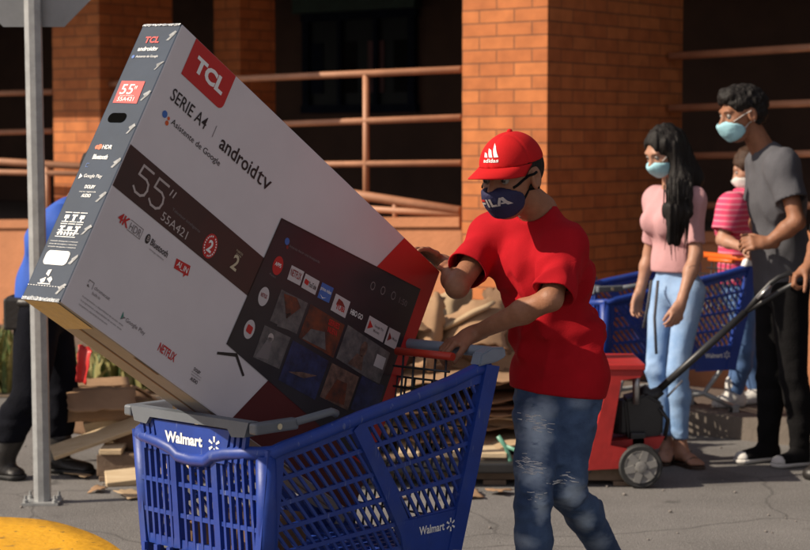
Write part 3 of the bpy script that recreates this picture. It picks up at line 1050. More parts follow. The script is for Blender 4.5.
# ------------------------------------------------------------------ big blue shopping carts
def bar(bm, a, b_, wd, th, nrm, mi=0):
    """flat strip from a to b, wd wide in its plane, th thick along nrm"""
    a, b_, nrm = Vector(a), Vector(b_), Vector(nrm).normalized()
    d = (b_ - a).normalized()
    s = d.cross(nrm).normalized() * wd / 2
    add_prism(bm, [a + s - nrm * th / 2, b_ + s - nrm * th / 2, b_ - s - nrm * th / 2, a - s - nrm * th / 2], nrm * th, mi)
CL, CW = .87, .54
def rimz(x):
    pts = ((0, .722), (.10, .735), (.20, .752), (.34, .778), (.52, .806), (.70, .838), (.80, .862), (.90, .868))
    for (a, za), (b_, zb) in zip(pts, pts[1:]):
        if x <= b_: return za + (zb - za) * (x - a) / (b_ - a)
    return .868
def make_cart(label, loc, rz, handle, seat_bar):
    t = thing('shopping_cart', label, 'shopping cart', loc, rz, 'blue plastic shopping carts')
    Bl = M['blue']
    ZB = .335
    def inset(z): return .045 * (rimz(.5) - z) / .4      # the basket narrows downwards
    def rearx(z): return CL - .01 - .09 * max(0, (.87 - z)) / .5
    # long sides
    for side in (0, 1):
        sg = -1 if side == 0 else 1
        def S(x, z, e=0):
            y = inset(z) if side == 0 else CW - inset(z)
            return V(x, y + sg * e, z)
        nrm = V(0, sg, 0)
        bm = NB()
        def lev(x, k):      # k 0 at the rim, 1 at the floor
            zt = rimz(x) - .03
            return zt + (ZB + .03 - zt) * k
        rows = 5
        def xdiag(k): return .330 + .26 * k
        # horizontal strips
        for i in range(rows + 1):
            k = i / rows
            xs = [.03 + (rearx(lev(.8, k)) - .03) * j / 8 for j in range(9)]
            for xa, xb in zip(xs, xs[1:]):
                bar(bm, S(xa, lev(xa, k)), S(xb + .001, lev(xb, k)), .012 if 0 < i < rows else .034, .009 + .0005 * i, nrm)
        # slanting slats
        for x0 in [q * .031 for q in range(-10, 30)]:
            p = []
            for j in range(11):
                k = j / 10
                x = x0 + .30 * k
                p.append((x, lev(x, k), k))
            for (xa, za, ka), (xb, zb, kb) in zip(p, p[1:]):
                if xa < .045 or xb > rearx(za) - .012: continue
                bar(bm, S(xa, za), S(xb, zb), .0080, .0085, nrm)
        # thick diagonal rib and the solid foot at the rear
        for j in range(5):
            ka, kb = j / 5, (j + 1) / 5
            bar(bm, S(xdiag(ka), lev(xdiag(ka), ka)), S(xdiag(kb), lev(xdiag(kb), kb)), .046, .020, nrm)
        add_prism(bm, [S(.56, ZB, .004), S(rearx(ZB), ZB, .004), S(rearx(.46), .455, .004), S(.52, .452, .004)], nrm * .007)
        # front post and rear post
        bar(bm, S(.033, ZB), S(.033, rimz(.03) - .01), .060, .022, nrm)
        bar(bm, S(rearx(ZB), ZB), S(rearx(rimz(.86)), rimz(.86) - .005), .056, .030, nrm)
        pn = obj('side_panel', fix(bm), Bl, t)
        bm = NB()
        if side == 0:
            add_text(bm, 'Walmart', S(.605, .402, .014), V(1, 0, 0), V(0, 0, 1), .105, .024, .02)
            spark(bm, S(.735, .414, .014), V(1, 0, 0), V(0, 0, 1), .019)
        else:
            add_text(bm, 'Walmart', S(.735, .402, .014), V(-1, 0, 0), V(0, 0, 1), .105, .024, .02)
            spark(bm, S(.605, .414, .014), V(-1, 0, 0), V(0, 0, 1), .019)
        obj('lettering', bm, M['white_ink'], pn)
    # rim
    bm = NB()
    path = []
    for x in (.86, .80, .70, .60, .52, .42, .34, .26, .20, .13, .06): path.append(V(x, 0, rimz(x) - .012))
    path += [V(.028, .006, .708), V(.008, .03, .705), V(-.004, .07, .703), V(-.010, .14, .695), V(-.012, .19, .684), V(-.012, .215, .668), V(-.012, CW / 2, .664), V(-.012, CW - .215, .668), V(-.012, CW - .19, .684), V(-.010, CW - .14, .695), V(-.004, CW - .07, .703), V(.008, CW - .03, .705), V(.028, CW - .006, .708)]
    for x in (.06, .13, .20, .26, .34, .42, .52, .60, .70, .80, .86): path.append(V(x, CW, rimz(x) - .012))
    add_tube(bm, path, .018, 10, flat=1.0, up=(0, 0, 1))
    obj('rim', bm, Bl, t)
    # front panel
    bm = NB()
    nf = V(-1, 0, 0)
    def FX(y, z): return V(.0 + .02 * (.70 - z) / .3 - .008 * math.sin(math.pi * y / CW), y, z)
    zf = .415
    ys = [.058, .084, .110, .136, .162, .188, .222, .254, .286, .318, .352, .378, .404, .430, .456, .482]
    for y in ys:
        thick = y in (.188, .352)
        bar(bm, FX(y, zf), FX(y, .70 if not .18 < y < .36 else .672), .022 if thick else .0085, .020 if thick else .012, nf)
    for z in (.425, .505, .590):
        q = [.02 + (CW - .04) * j / 10 for j in range(11)]
        for ya, yb in zip(q, q[1:]): bar(bm, FX(ya, z), FX(yb + .001, z), .026 if z < .43 else .012, .0100, nf)
    for yc in (.024, CW - .024):
        pr = [(0.0, -.024 if yc < .1 else .024), ]
        add_tube(bm, [V(.034, yc + (.012 if yc < .1 else -.012), .40), V(.020, yc, .70)], .027, 14)
    for q in range(9):          # little teeth on the lower lip
        add_box(bm, (-.006, .06 + q * .0525, .405), (.012, .014, .022))
    obj('front_panel', fix(bm), Bl, t)
    # name plate with its grey bar
    bm = NB()
    add_prism(bm, [V(-.018, .118, .757), V(-.018, .142, .668), V(-.018, CW - .142, .668), V(-.018, CW - .118, .757)], V(.014, 0, 0))
    for y in (.062, .085, .106, CW - .062, CW - .085, CW - .106):
        bar(bm, V(-.010, y + (.015 if y < .27 else -.015), .675), V(-.010, y, .757), .012, .014, nf)
    npl = obj('name_plate', fix(bm), Bl, t)
    bm = NB()
    add_text(bm, 'Walmart', V(-.0195, CW - .165, .702), V(0, -1, 0), V(0, 0, 1), .150, .030, .04)
    spark(bm, V(-.0195, .178, .713), V(0, -1, 0), V(0, 0, 1), .023)
    obj('lettering', bm, M['white_ink'], npl)
    bm = NB()
    add_prism(bm, [V(-.030, .050, .748), V(-.030, .035, .787), V(-.030, CW - .035, .787), V(-.030, CW - .050, .748), V(-.030, CW - .10, .744), V(-.030, CW - .115, .764), V(-.030, .115, .764), V(-.030, .10, .744)], V(.035, 0, 0))
    add_box(bm, (.045, .020, .772), (.15, .030, .030), bev=.006)
    add_box(bm, (.045, CW - .020, .772), (.15, .030, .030), bev=.006)
    add_tube(bm, [V(.11, .012, .776), V(.24, .010, .790), V(.26, .010, .782)], .011, 8)
    add_tube(bm, [V(.11, CW - .012, .776), V(.24, CW - .010, .790), V(.26, CW - .010, .782)], .011, 8)
    obj('front_bar', fix(bm), M['grey_plastic'], t)
    bm = NB()
    add_lathe(bm, [(.008, 0), (.008, .002)], (.05, .0045, .772), (0, -1, 0), 10)
    obj('button', bm, M['ink_sand'], t)
    # floor and rear gate
    bm = NB()
    for k in range(11): bar(bm, V(.03, .07 + k * .04, ZB + .015), V(.79, .07 + k * .04, ZB + .015), .012, .012, (0, 0, 1))
    for k in range(12): bar(bm, V(.04 + k * .066, .05, ZB + .015), V(.04 + k * .066, CW - .05, ZB + .015), .012, .010, (0, 0, 1))
    obj('basket_floor', fix(bm), Bl, t)
    bm = NB()
    for k in range(13): add_tube(bm, [V(rearx(ZB) - .0, .06 + k * .035, ZB), V(.845, .06 + k * .035, .80)], .0035, 6)
    for z in (.42, .55, .68, .80): add_tube(bm, [V(rearx(z) - .004, .045, z), V(rearx(z) - .004, CW - .045, z)], .0035, 6)
    obj('rear_gate', fix(bm), M['wire'], t)
    bm = NB()
    for k in range(5): add_tube(bm, [V(.775, .105 + k * .042, .62), V(.80, .105 + k * .042, .875)], .0035, 6)
    for z in (.66, .72, .78, .84): add_tube(bm, [V(.785, .08, z), V(.785, .30, z)], .0035, 6)
    cs = obj('child_seat', fix(bm), M['wire'], t)
    bm = NB()
    add_tube(bm, [V(.80, .08, .882), V(.80, .30, .882)], .012, 8)
    obj('seat_bar', bm, M[seat_bar], cs)
    # handle
    bm = NB()
    add_tube(bm, [V(CL + .03, .01, .892), V(CL + .03, CW - .01, .892)], .0165, 12)
    h = obj('handle', bm, M[handle], t)
    for y in (.0, CW):
        bm = NB()
        add_prism(bm, [V(.80, y - .020, .862), V(.815, y - .020, .898), V(.86, y - .020, .912), V(.915, y - .020, .908), V(.92, y - .020, .880), V(.88, y - .020, .868)], V(0, .040, 0))
        bmesh.ops.bevel(bm, geom=bm.edges[:], offset=.005, segments=2, affect='EDGES')
        obj('end_cap', fix(bm), M['grey_light' if handle != 'orange_plastic' else 'white_plastic'], h)
    # chassis
    bm = NB()
    for y in (.06, CW - .06):
        add_tube(bm, [V(.06, y, .14), V(.10, y, .18), V(.62, y, .22), V(.74, y, .36), V(.80, y, .5)], .013, 8)
        add_tube(bm, [V(.62, y, .22), V(.80, y, .14)], .013, 8)
        add_tube(bm, [V(.10, y, .18), V(.16, y, .37)], .011, 8)
    add_tube(bm, [V(.10, .06, .18), V(.10, CW - .06, .18)], .011, 8)
    add_tube(bm, [V(.62, .06, .22), V(.62, CW - .06, .22)], .011, 8)
    obj('chassis', bm, M['galv'], t)
    for x in (.06, .80):
        for y in (.06, CW - .06):
            bm = NB()
            add_lathe(bm, [(.03, -.014), (.058, -.014), (.063, -.008), (.063, .008), (.058, .014), (.03, .014)], (x, y, .063), (0, 1, 0), 20)
            wh_ = obj('wheel', fix(bm), M['rubber'], t)
            bm = NB()
            for dy in (-.02, .02): add_box(bm, (x, y + dy, .10), (.035, .004, .09))
            add_box(bm, (x, y, .146), (.05, .05, .008))
            obj('fork', bm, M['galv'], wh_)
    return t
def spark(bm, c, ux, uy, r):
    for k in range(6):
        a = k * math.pi / 3 + math.pi / 2
        d = ux * math.cos(a) + uy * math.sin(a)
        s = ux * -math.sin(a) + uy * math.cos(a)
        add_face(bm, [c + d * r * .35 - s * r * .10, c + d * r - s * r * .17, c + d * r + s * r * .17, c + d * r * .35 + s * r * .10])
GAM = R(47)
CART0 = V(-.35, 4.76, 0)
def CP(x, y, z): return CART0 + V(math.cos(GAM), math.sin(GAM), 0) * x + V(-math.sin(GAM), math.cos(GAM), 0) * y + V(0, 0, z)
make_cart('blue plastic cart with grey front bar that carries the tilted television carton', CART0, GAM, 'grey_light', 'red_plastic')
make_cart('blue plastic cart with orange handle, behind the woman in the pink top', V(P(604, 300, 9.25).x, 9.25, 0), R(24), 'orange_plastic', 'orange_plastic')

# ------------------------------------------------------------------ bodies: smooth distance fields turned into one surface
def vnoise(p):
    """smooth value noise in -1..1 at points p (N,3)"""
    i = np.floor(p).astype(np.int64)
    f = p - i
    f = f * f * (3 - 2 * f)
    def hsh(a, b, c):
        h = (a * 374761393 + b * 668265263 + c * 2147483647 + 974711) & 0xffffffff
        h = ((h ^ (h >> 13)) * 1274126177) & 0xffffffff
        h = h ^ (h >> 16)
        return (h & 0xffff) / 32767.5 - 1
    r = 0
    for dx in (0, 1):
        for dy in (0, 1):
            for dz in (0, 1):
                wgt = (f[:, 0] if dx else 1 - f[:, 0]) * (f[:, 1] if dy else 1 - f[:, 1]) * (f[:, 2] if dz else 1 - f[:, 2])
                r = r + wgt * hsh(i[:, 0] + dx, i[:, 1] + dy, i[:, 2] + dz)
    return r
def nv(v): return np.array(v, dtype=float)
def unit(v):
    v = nv(v)
    return v / np.linalg.norm(v)
def smin(a, b, k):
    if k <= 0: return np.minimum(a, b)
    h = np.clip(.5 + .5 * (b - a) / k, 0, 1)
    return b + (a - b) * h - k * h * (1 - h)
def smax(a, b, k): return -smin(-a, -b, k)
def cap(a, b, r1, r2=None):
    a, b = nv(a), nv(b)
    r2 = r1 if r2 is None else r2
    ab = b - a
    L2 = ab @ ab
    def f(p):
        t = np.clip((p - a) @ ab / L2, 0, 1)
        q = p - a - t[:, None] * ab
        return np.sqrt((q * q).sum(1)) - (r1 + (r2 - r1) * t)
    f.box = (np.minimum(a, b) - max(r1, r2), np.maximum(a, b) + max(r1, r2))
    return f
def capE(a, b, side, s1, d1, s2, d2):
    """capsule with oval section: half widths s along 'side', d across it, at both ends"""
    a, b = nv(a), nv(b)
    ab = b - a
    L = np.linalg.norm(ab)
    ax = ab / L
    sd = nv(side) - ax * (nv(side) @ ax)
    sd /= np.linalg.norm(sd)
    fr = np.cross(sd, ax)
    def f(p):
        q = p - a
        t = q @ ax
        tc = np.clip(t, 0, L)
        u = tc / L
        ss, dd = s1 + (s2 - s1) * u, d1 + (d2 - d1) * u
        m = np.minimum(ss, dd)
        x, y, z = q @ sd, q @ fr, t - tc
        return (np.sqrt((x / ss) ** 2 + (y / dd) ** 2 + (z / m) ** 2) - 1) * m
    mr = max(s1, s2, d1, d2)
    f.box = (np.minimum(a, b) - mr, np.maximum(a, b) + mr)
    return f
def ell(c, r, A=np.eye(3)):
    """ellipsoid; rows of A are its axes"""
    c, r = nv(c), nv(r)
    A = np.asarray(A)
    def f(p):
        q = (p - c) @ A.T
        k0 = np.sqrt(((q / r) ** 2).sum(1))
        k1 = np.sqrt(((q / r ** 2) ** 2).sum(1)) + 1e-9
        return k0 * (k0 - 1) / k1
    f.box = (c - max(r), c + max(r))
    return f
def union(items, k=.02):
    """items: functions or (function, k)"""
    its = [(i if isinstance(i, tuple) else (i, k)) for i in items]
    def f(p):
        d = its[0][0](p)
        for g_, kk in its[1:]: d = smin(d, g_(p), kk)
        return d
    f.box = (np.min([i[0].box[0] for i in its], 0), np.max([i[0].box[1] for i in its], 0))
    return f
def carve(f0, items, k=.01):
    def f(p):
        d = f0(p)
        for g_ in items: d = smax(d, -g_(p), k)
        return d
    f.box = f0.box
    return f
def cut(f0, planes, k=.004):
    """keep the side each plane (point, normal) points to"""
    pl = [(nv(o), unit(n_)) for o, n_ in planes]
    def f(p):
        d = f0(p)
        for o, n_ in pl: d = smax(d, -((p - o) @ n_), k)
        return d
    f.box = f0.box
    return f
def grow(f0, e):
    def f(p): return f0(p) - e
    f.box = (f0.box[0] - e, f0.box[1] + e)
    return f
def ruffle(f0, fn):
    def f(p): return f0(p) + fn(p)
    f.box = (f0.box[0] - .02, f0.box[1] + .02)
    return f
def surface(f, h, lo=None, hi=None, pad=.015):
    """sparse sampling + surface nets -> verts, quads"""
    lo = (f.box[0] if lo is None else nv(lo)) - pad
    hi = (f.box[1] if hi is None else nv(hi)) + pad
    BK = 8
    nb = np.maximum(1, np.ceil((hi - lo) / (h * BK)).astype(int))
    n_ = nb * BK + 1
    bi = np.stack(np.meshgrid(*[np.arange(k) for k in nb], indexing='ij'), -1).reshape(-1, 3)
    cen = lo + (bi * BK + BK / 2) * h
    dc = f(cen)
    near = np.abs(dc) < h * BK * 1.25 + .03
    D = np.repeat(np.repeat(np.repeat(np.where(dc < 0, -1.0, 1.0).reshape(nb), BK, 0), BK, 1), BK, 2)
    D = np.pad(D, ((0, 1),) * 3, mode='edge').astype(np.float32)
    off = np.stack(np.meshgrid(*[np.arange(BK + 1)] * 3, indexing='ij'), -1).reshape(-1, 3)
    bn = bi[near]
    for s in range(0, len(bn), 300):
        ix = (bn[s:s + 300, None, :] * BK + off[None]).reshape(-1, 3)
        D[ix[:, 0], ix[:, 1], ix[:, 2]] = f(lo + ix * h)
    D[0], D[-1], D[:, 0], D[:, -1], D[:, :, 0], D[:, :, -1] = (np.maximum(x, 1e-4) for x in (D[0], D[-1], D[:, 0], D[:, -1], D[:, :, 0], D[:, :, -1]))
    S = D < 0
    cnt = sum(S[a:n_[0] - 1 + a, b:n_[1] - 1 + b, c:n_[2] - 1 + c].astype(np.int8) for a in (0, 1) for b in (0, 1) for c in (0, 1))
    act = np.argwhere((cnt > 0) & (cnt < 8))
    idx = -np.ones(n_ - 1, dtype=np.int64)
    idx[act[:, 0], act[:, 1], act[:, 2]] = np.arange(len(act))
    acc = np.zeros((len(act), 3))
    num = np.zeros(len(act))
    cs = [(a, b, c) for a in (0, 1) for b in (0, 1) for c in (0, 1)]
    for p in cs:
        for ax in range(3):
            if p[ax]: continue
            q = list(p)
            q[ax] = 1
            da = D[act[:, 0] + p[0], act[:, 1] + p[1], act[:, 2] + p[2]]
            db = D[act[:, 0] + q[0], act[:, 1] + q[1], act[:, 2] + q[2]]
            m = (da < 0) != (db < 0)
            t = np.where(m, da / np.where(m, da - db, 1), 0)
            pos = np.tile(np.array(p, float), (len(act), 1))
            pos[:, ax] = t
            acc[m] += pos[m]
            num[m] += 1
    vs = lo + (act + acc / num[:, None]) * h
    quads = []
    for ax in range(3):
        o1, o2 = [(1, 2), (2, 0), (0, 1)][ax]
        sl0 = [slice(1, -1)] * 3
        sl0[ax] = slice(0, -1)
        sl1 = [slice(1, -1)] * 3
        sl1[ax] = slice(1, None)
        A, Bq = S[tuple(sl0)], S[tuple(sl1)]
        for flip in (False, True):
            e = np.argwhere((A & ~Bq) if not flip else (~A & Bq))
            base = np.array([1, 1, 1])
            base[ax] = 0
            e = e + base
            d1, d2 = np.zeros(3, int), np.zeros(3, int)
            d1[o1], d2[o2] = 1, 1
            c = [e - d1 - d2, e - d2, e, e - d1]
            q = np.stack([idx[k[:, 0], k[:, 1], k[:, 2]] for k in c], 1)
            q = q[(q >= 0).all(1)]
            quads.append(q[:, ::-1] if flip else q)
    return vs, np.concatenate(quads)
def relax(vs, qs, it=1, w_=.5):
    e = np.concatenate([qs[:, [0, 1]], qs[:, [1, 2]], qs[:, [2, 3]], qs[:, [3, 0]]])
    for _ in range(it):
        s = np.zeros_like(vs)
        c = np.zeros(len(vs))
        np.add.at(s, e[:, 0], vs[e[:, 1]])
        np.add.at(s, e[:, 1], vs[e[:, 0]])
        np.add.at(c, e[:, 0], 1)
        np.add.at(c, e[:, 1], 1)
        vs = vs * (1 - w_) + w_ * s / np.maximum(c, 1)[:, None]
    return vs
def skin_mesh(name, pieces, origin, it=1, true_f=None):
    """pieces: list of (verts, quads); one mesh, coordinates relative to origin"""
    V_, Q_, o = [], [], 0
    for vs, qs in pieces:
        vs = relax(vs, qs, it, .35)
        if true_f is not None:      # drop the faces where a piece was cut from the next one
            ok = np.abs(true_f(vs)) < .0042
            qs = qs[ok[qs].all(1)]
        V_.append(vs)
        Q_.append(qs + o)
        o += len(vs)
    V_ = np.concatenate(V_) - nv(origin)
    Q_ = np.concatenate(Q_)
    me = bpy.data.meshes.new(name)
    me.vertices.add(len(V_))
    me.vertices.foreach_set('co', V_.ravel().astype(np.float32))
    me.loops.add(Q_.size)
    me.loops.foreach_set('vertex_index', Q_.ravel().astype(np.int32))
    me.polygons.add(len(Q_))
    me.polygons.foreach_set('loop_start', (np.arange(len(Q_)) * 4).astype(np.int32))
    me.polygons.foreach_set('loop_total', np.full(len(Q_), 4, dtype=np.int32))
    me.polygons.foreach_set('use_smooth', np.ones(len(Q_), dtype=bool))
    me.update(calc_edges=True)
    me.validate()
    return me
def project(f, pts, d, lift):
    """march points along d until they meet the surface f, then step back by lift"""
    d = unit(d)
    p = nv(pts).copy()
    for _ in range(60): p += d * np.clip(f(p), -.02, .03)[:, None] * .8
    return p - d * lift
def decal(name, bm_flat, f, d, lift, m, parent, origin, step=.006):
    """bm_flat lies in front of the surface; cut it finely and lay it on the surface f along d"""
    d = V(*d)
    ux = d.cross(V(0, 0, 1)).normalized()
    uy = ux.cross(d).normalized()
    for ax in (ux, uy):
        t = [v.co.dot(ax) for v in bm_flat.verts]
        x = min(t) + step
        while x < max(t):
            bmesh.ops.bisect_plane(bm_flat, geom=bm_flat.verts[:] + bm_flat.edges[:] + bm_flat.faces[:], plane_co=ax * x, plane_no=ax)
            x += step
    bm_flat.verts.ensure_lookup_table()
    q = project(f, [tuple(v.co) for v in bm_flat.verts], d, lift)
    for v, c in zip(bm_flat.verts, q): v.co = V(*c) - V(*origin)
    return obj(name, bm_flat, m, parent)
def basis(fwd, up=(0, 0, 1)):
    """rows: left, forward, up"""
    f = unit(fwd)
    u = nv(up)
    l = unit(np.cross(u, f))
    return np.stack([l, f, np.cross(f, l)])

class Head:
    def __init__(s, c, fwd, up=(0, 0, 1), k=1.0):
        s.c, s.A, s.k = nv(c), basis(fwd, up), k
    def w(s, x, y, z): return s.c + (nv((x, y, z)) * s.k) @ s.A
    def e(s, c, r): return ell(s.w(*c), nv(r) * s.k, s.A)
    def cp(s, a, b, r1, r2=None): return cap(s.w(*a), s.w(*b), r1 * s.k, (r2 if r2 is not None else r1) * s.k)
    def skull(s):
        it = [s.e((0, -.014, .030), (.074, .094, .080)), (s.e((0, .034, -.030), (.058, .058, .075)), .03), (s.e((0, .038, -.083), (.042, .050, .034)), .03),
              (s.e((.030, .058, -.020), (.026, .024, .022)), .02), (s.e((-.030, .058, -.020), (.026, .024, .022)), .02),
              (s.cp((0, .086, .010), (0, .108, -.026), .009, .013), .016), (s.cp((-.012, .096, -.032), (.012, .096, -.032), .009), .01),
              (s.cp((-.034, .078, .024), (.034, .078, .024), .013), .018), (s.e((0, .088, -.060), (.025, .010, .007)), .008), (s.e((0, .086, -.072), (.020, .010, .007)), .008)]
        f = carve(union(it), [s.e((.032, .098, .004), (.017, .016, .012)), s.e((-.032, .098, .004), (.017, .016, .012))], .012)
        ears = []
        for q in (-1, 1):
            ears += [(carve(s.e((q * .077, -.010, -.008), (.012, .021, .033)), [s.e((q * .090, -.004, -.006), (.010, .011, .020))], .006), .010)]
        return union([f] + ears, .01)
    def lids(s):
        return [s.cp((q * .019, .086, .0105), (q * .045, .079, .010), .0045) for q in (-1, 1)]
def fingers(Wr, d, n_, ts, curl, hs=1.0, thumb=(.6, .7, .3), spread=.06, thumb_curl=.3):
    """a hand: wrist, direction to the fingers, palm side, thumb side"""
    d, n_ = unit(d), unit(n_)
    ts = unit(nv(ts) - d * (nv(ts) @ d))
    n_ = unit(n_ - d * (n_ @ d) - ts * (n_ @ ts))
    Wr = nv(Wr)
    K_ = Wr + d * .082 * hs
    it = [capE(Wr + d * .012 * hs, K_ - d * .012 * hs, ts, .027 * hs, .016 * hs, .039 * hs, .0135 * hs), (cap(Wr - d * .03, Wr + d * .02 * hs, .026 * hs, .024 * hs), .02)]
    if not isinstance(curl[0], (tuple, list)): curl = [curl] * 4
    for i, (o, ln, rr) in enumerate(((.030, .074, .0088), (.010, .083, .0092), (-.010, .077, .0087), (-.029, .060, .0078))):
        b = K_ + ts * o * hs - d * (.004 + .004 * (i == 3)) * hs
        dd = unit(d + ts * o * spread / .03)
        ang = 0
        for j, (fr, c) in enumerate(zip((.45, .31, .24), curl[i])):
            ang += c
            v = dd * math.cos(ang) + n_ * math.sin(ang)
            e = b + v * ln * fr * hs
            it.append((cap(b, e, rr * hs * (1 - .10 * j), rr * hs * (.93 - .10 * j)), .004 if j else .010))
            b = e
    b = Wr + d * .022 * hs + ts * .022 * hs + n_ * .004 * hs
    td = unit(ts * thumb[0] + d * thumb[1] + n_ * thumb[2])
    e = b + td * .046 * hs
    it.append((cap(b, e, .0140 * hs, .0105 * hs), .014))
    td2 = unit(td + (d * .6 + n_ * .6 - ts * .5) * thumb_curl)
    e2 = e + td2 * .032 * hs
    it.append((cap(e, e2, .0105 * hs, .0092 * hs), .004))
    e3 = e2 + unit(td2 + (d * .3 + n_ * .5 - ts * .5) * thumb_curl) * .024 * hs
    it.append((cap(e2, e3, .0092 * hs, .0075 * hs), .004))
    return union(it, .006)
def boxcut(f, lo, hi, inside):
    lo, hi = nv(lo), nv(hi)
    c, hf = (lo + hi) / 2, (hi - lo) / 2
    def g_(p):
        q = np.abs(p - c) - hf
        b = np.minimum(q.max(1), 0) + np.sqrt((np.maximum(q, 0) ** 2).sum(1))
        return np.maximum(f(p), b) if inside else np.maximum(f(p), -b)
    g_.box = (np.maximum(f.box[0], lo), np.minimum(f.box[1], hi)) if inside else f.box
    return g_
def folds(amp, fr, axis=(0, 0, 1), squash=.35, seed=0, sharp=True):
    """cloth folds: noise stretched along an axis"""
    ax = unit(axis)
    def f(p):
        q = p + seed * 13.7
        al_ = (q @ ax)[:, None] * ax
        q = (q - al_) + al_ * squash
        a = vnoise(q * fr)
        b = vnoise(q * fr * 2.1 + 31)
        r = (1 - np.abs(a)) * 1.0 - .55 + .35 * b if sharp else a + .4 * b
        return -amp * r
    return f
class Figure:
    """joints in world coordinates: head (Head), neck, chest, pelvis, sh, el, wr, hip, kn, an, toe as (left, right)"""
    def __init__(s, **k):
        s.__dict__.update(k)
        s.fw = unit(s.fwd)
        s.lf = unit(nv(s.sh[0]) - nv(s.sh[1]))
    def torso(s, e=0, belly=0):
        b = getattr(s, 'build', 1.0)
        chest, pel, neck = nv(s.chest), nv(s.pelvis), nv(s.neck)
        sh = [nv(x) for x in s.sh]
        shm = (sh[0] + sh[1]) / 2
        hl = unit(nv(s.hip[0]) - nv(s.hip[1]))
        it = [capE(chest + (shm - chest) * .55, chest, s.lf, .145 * b + e, .098 * b + e, .140 * b + e, .105 * b + e),
              (capE(chest, chest * .4 + pel * .6, s.lf, .138 * b + e, .100 * b + e, .130 * b + e, .098 * b + e + belly), .05),
              (capE(chest * .4 + pel * .6, pel, hl, .132 * b + e, .100 * b + e + belly, .142 * b + e, .108 * b + e), .05)]
        for x in sh:
            it += [(cap(x, shm + (neck - shm) * getattr(s, 'trap', .45), .050 * b + e, .046 * b + e), .05), (cap(x, chest + (x - shm) * .55, .052 * b + e, .075 * b + e), .05)]
        return it
    def arm(s, i, ru=.047, re=.037, rw=.025):
        b = getattr(s, 'limb', 1.0)
        sh, elb, wr = nv(s.sh[i]), nv(s.el[i]), nv(s.wr[i])
        return [(cap(sh, elb, ru * b, re * b), .03), (cap(elb, elb + (wr - elb) * .35, re * b, .040 * b), .02), (cap(elb + (wr - elb) * .35, wr, .040 * b, rw * b), .02)]
    def leg(s, i, e=0):
        b = getattr(s, 'limb', 1.0)
        h_, k_, a_ = nv(s.hip[i]), nv(s.kn[i]), nv(s.an[i])
        m = k_ + (a_ - k_) * .32 - s.fw * .012
        return [(cap(h_, k_, .082 * b + e, .054 * b + e), .03), (cap(k_, m, .052 * b + e, .054 * b + e), .02), (cap(m, a_, .054 * b + e, .036 * b + e), .02)]
    def neckf(s):
        hd = s.head
        return [(cap(hd.w(0, -.024, -.05), nv(s.neck), .047 * hd.k, .054 * hd.k), .040)]
    def body(s, hands, feet=None, h=.007, hh=.0035):
        it = s.torso(-.012) + s.neckf()
        for i in (0, 1): it += s.arm(i) + s.leg(i, -.010)
        full = union(it + [(s.head.skull(), .012)] + [(x, .012) for x in hands] + ([(x, .02) for x in feet] if feet else []), .03)
        hk = s.head.k
        hb = (s.head.c - .16 * hk, s.head.c + .16 * hk)
        boxes = [hb] + [(x.box[0] - .01, x.box[1] + .01) for x in hands]
        pieces = []
        base = full
        for b_ in boxes:
            base = boxcut(base, b_[0] + .014, b_[1] - .014, False)
        pieces.append(surface(base, h))
        for b_ in boxes:
            pieces.append(surface(boxcut(full, b_[0], b_[1], True), hh))
        return pieces, full
def person(label, origin, fig, hands, skin, feet=None, h=.007, hh=.0035, name='person'):
    t = thing(name, label, 'person', origin)
    obj('body', skin_mesh('body', *(lambda q: (q[0], origin, 1, q[1]))(fig.body(hands, feet, h, hh))), M[skin], t)
    return t
def garment(name, f, h, m, t, origin, it=1):
    return obj(name, skin_mesh(name, [surface(f, h)], origin, it), M[m] if isinstance(m, str) else m, t)
def shoe_f(an, toe, w_=.043, hgt=.075):
    an, toe = nv(an), nv(toe)
    d = toe - an
    d[2] = 0
    d = unit(d)
    z0 = min(toe[2], an[2])
    heel = nv((an[0], an[1], toe[2] + .035)) - d * .035
    side = np.cross(d, (0, 0, 1))
    return union([capE(heel + nv((0, 0, .005)), toe - d * .03 + nv((0, 0, .022)), side, w_ * .85, .05, w_, .036), (cap(nv((an[0], an[1], toe[2] + .06)), an + nv((0, 0, .03)), .045, .043), .03)], .02)
def eyes(hd, t, origin):
    for q in (-1, 1):
        bm = NB()
        c = hd.w(q * .032, .0795, .003)
        bmesh.ops.create_uvsphere(bm, u_segments=14, v_segments=10, radius=.0125 * hd.k, matrix=Matrix.Translation(V(*(c - nv(origin)))))
        fw = V(*hd.A[1])
        cc = V(*(c - nv(origin)))
        for f in bm.faces:
            f.smooth = True
            if (f.calc_center_median() - cc).normalized().dot(fw) > .86: f.material_index = 1
        obj('eye', bm, [M['eye_white'], M['iris']], t)
def brows(hd, f, t, origin, m='hair', rr=.0035):
    for q in (-1, 1):
        pts = [hd.w(q * x, .14, z) for x, z in ((.014, .020), (.026, .025), (.040, .025), (.050, .019))]
        pr = project(f, pts, -hd.A[1], -.001) - nv(origin)
        bm = NB()
        add_tube(bm, [V(*p) for p in pr], [rr * .7, rr, rr, rr * .5], 6, flat=.6)
        obj('eyebrow', bm, M[m], t)
def mask_f(hd, skull, th=.006):
    reg = union([hd.e((0, .075, -.062), (.078, .075, .051))], .01)
    bulge = union([grow(skull, th), (hd.e((0, .070, -.045), (.046, .052, .040)), .03)], .03)
    def f(p): return smax(smax(bulge(p), reg(p), .006), -(skull(p) - .0005), .002)
    f.box = reg.box
    return f
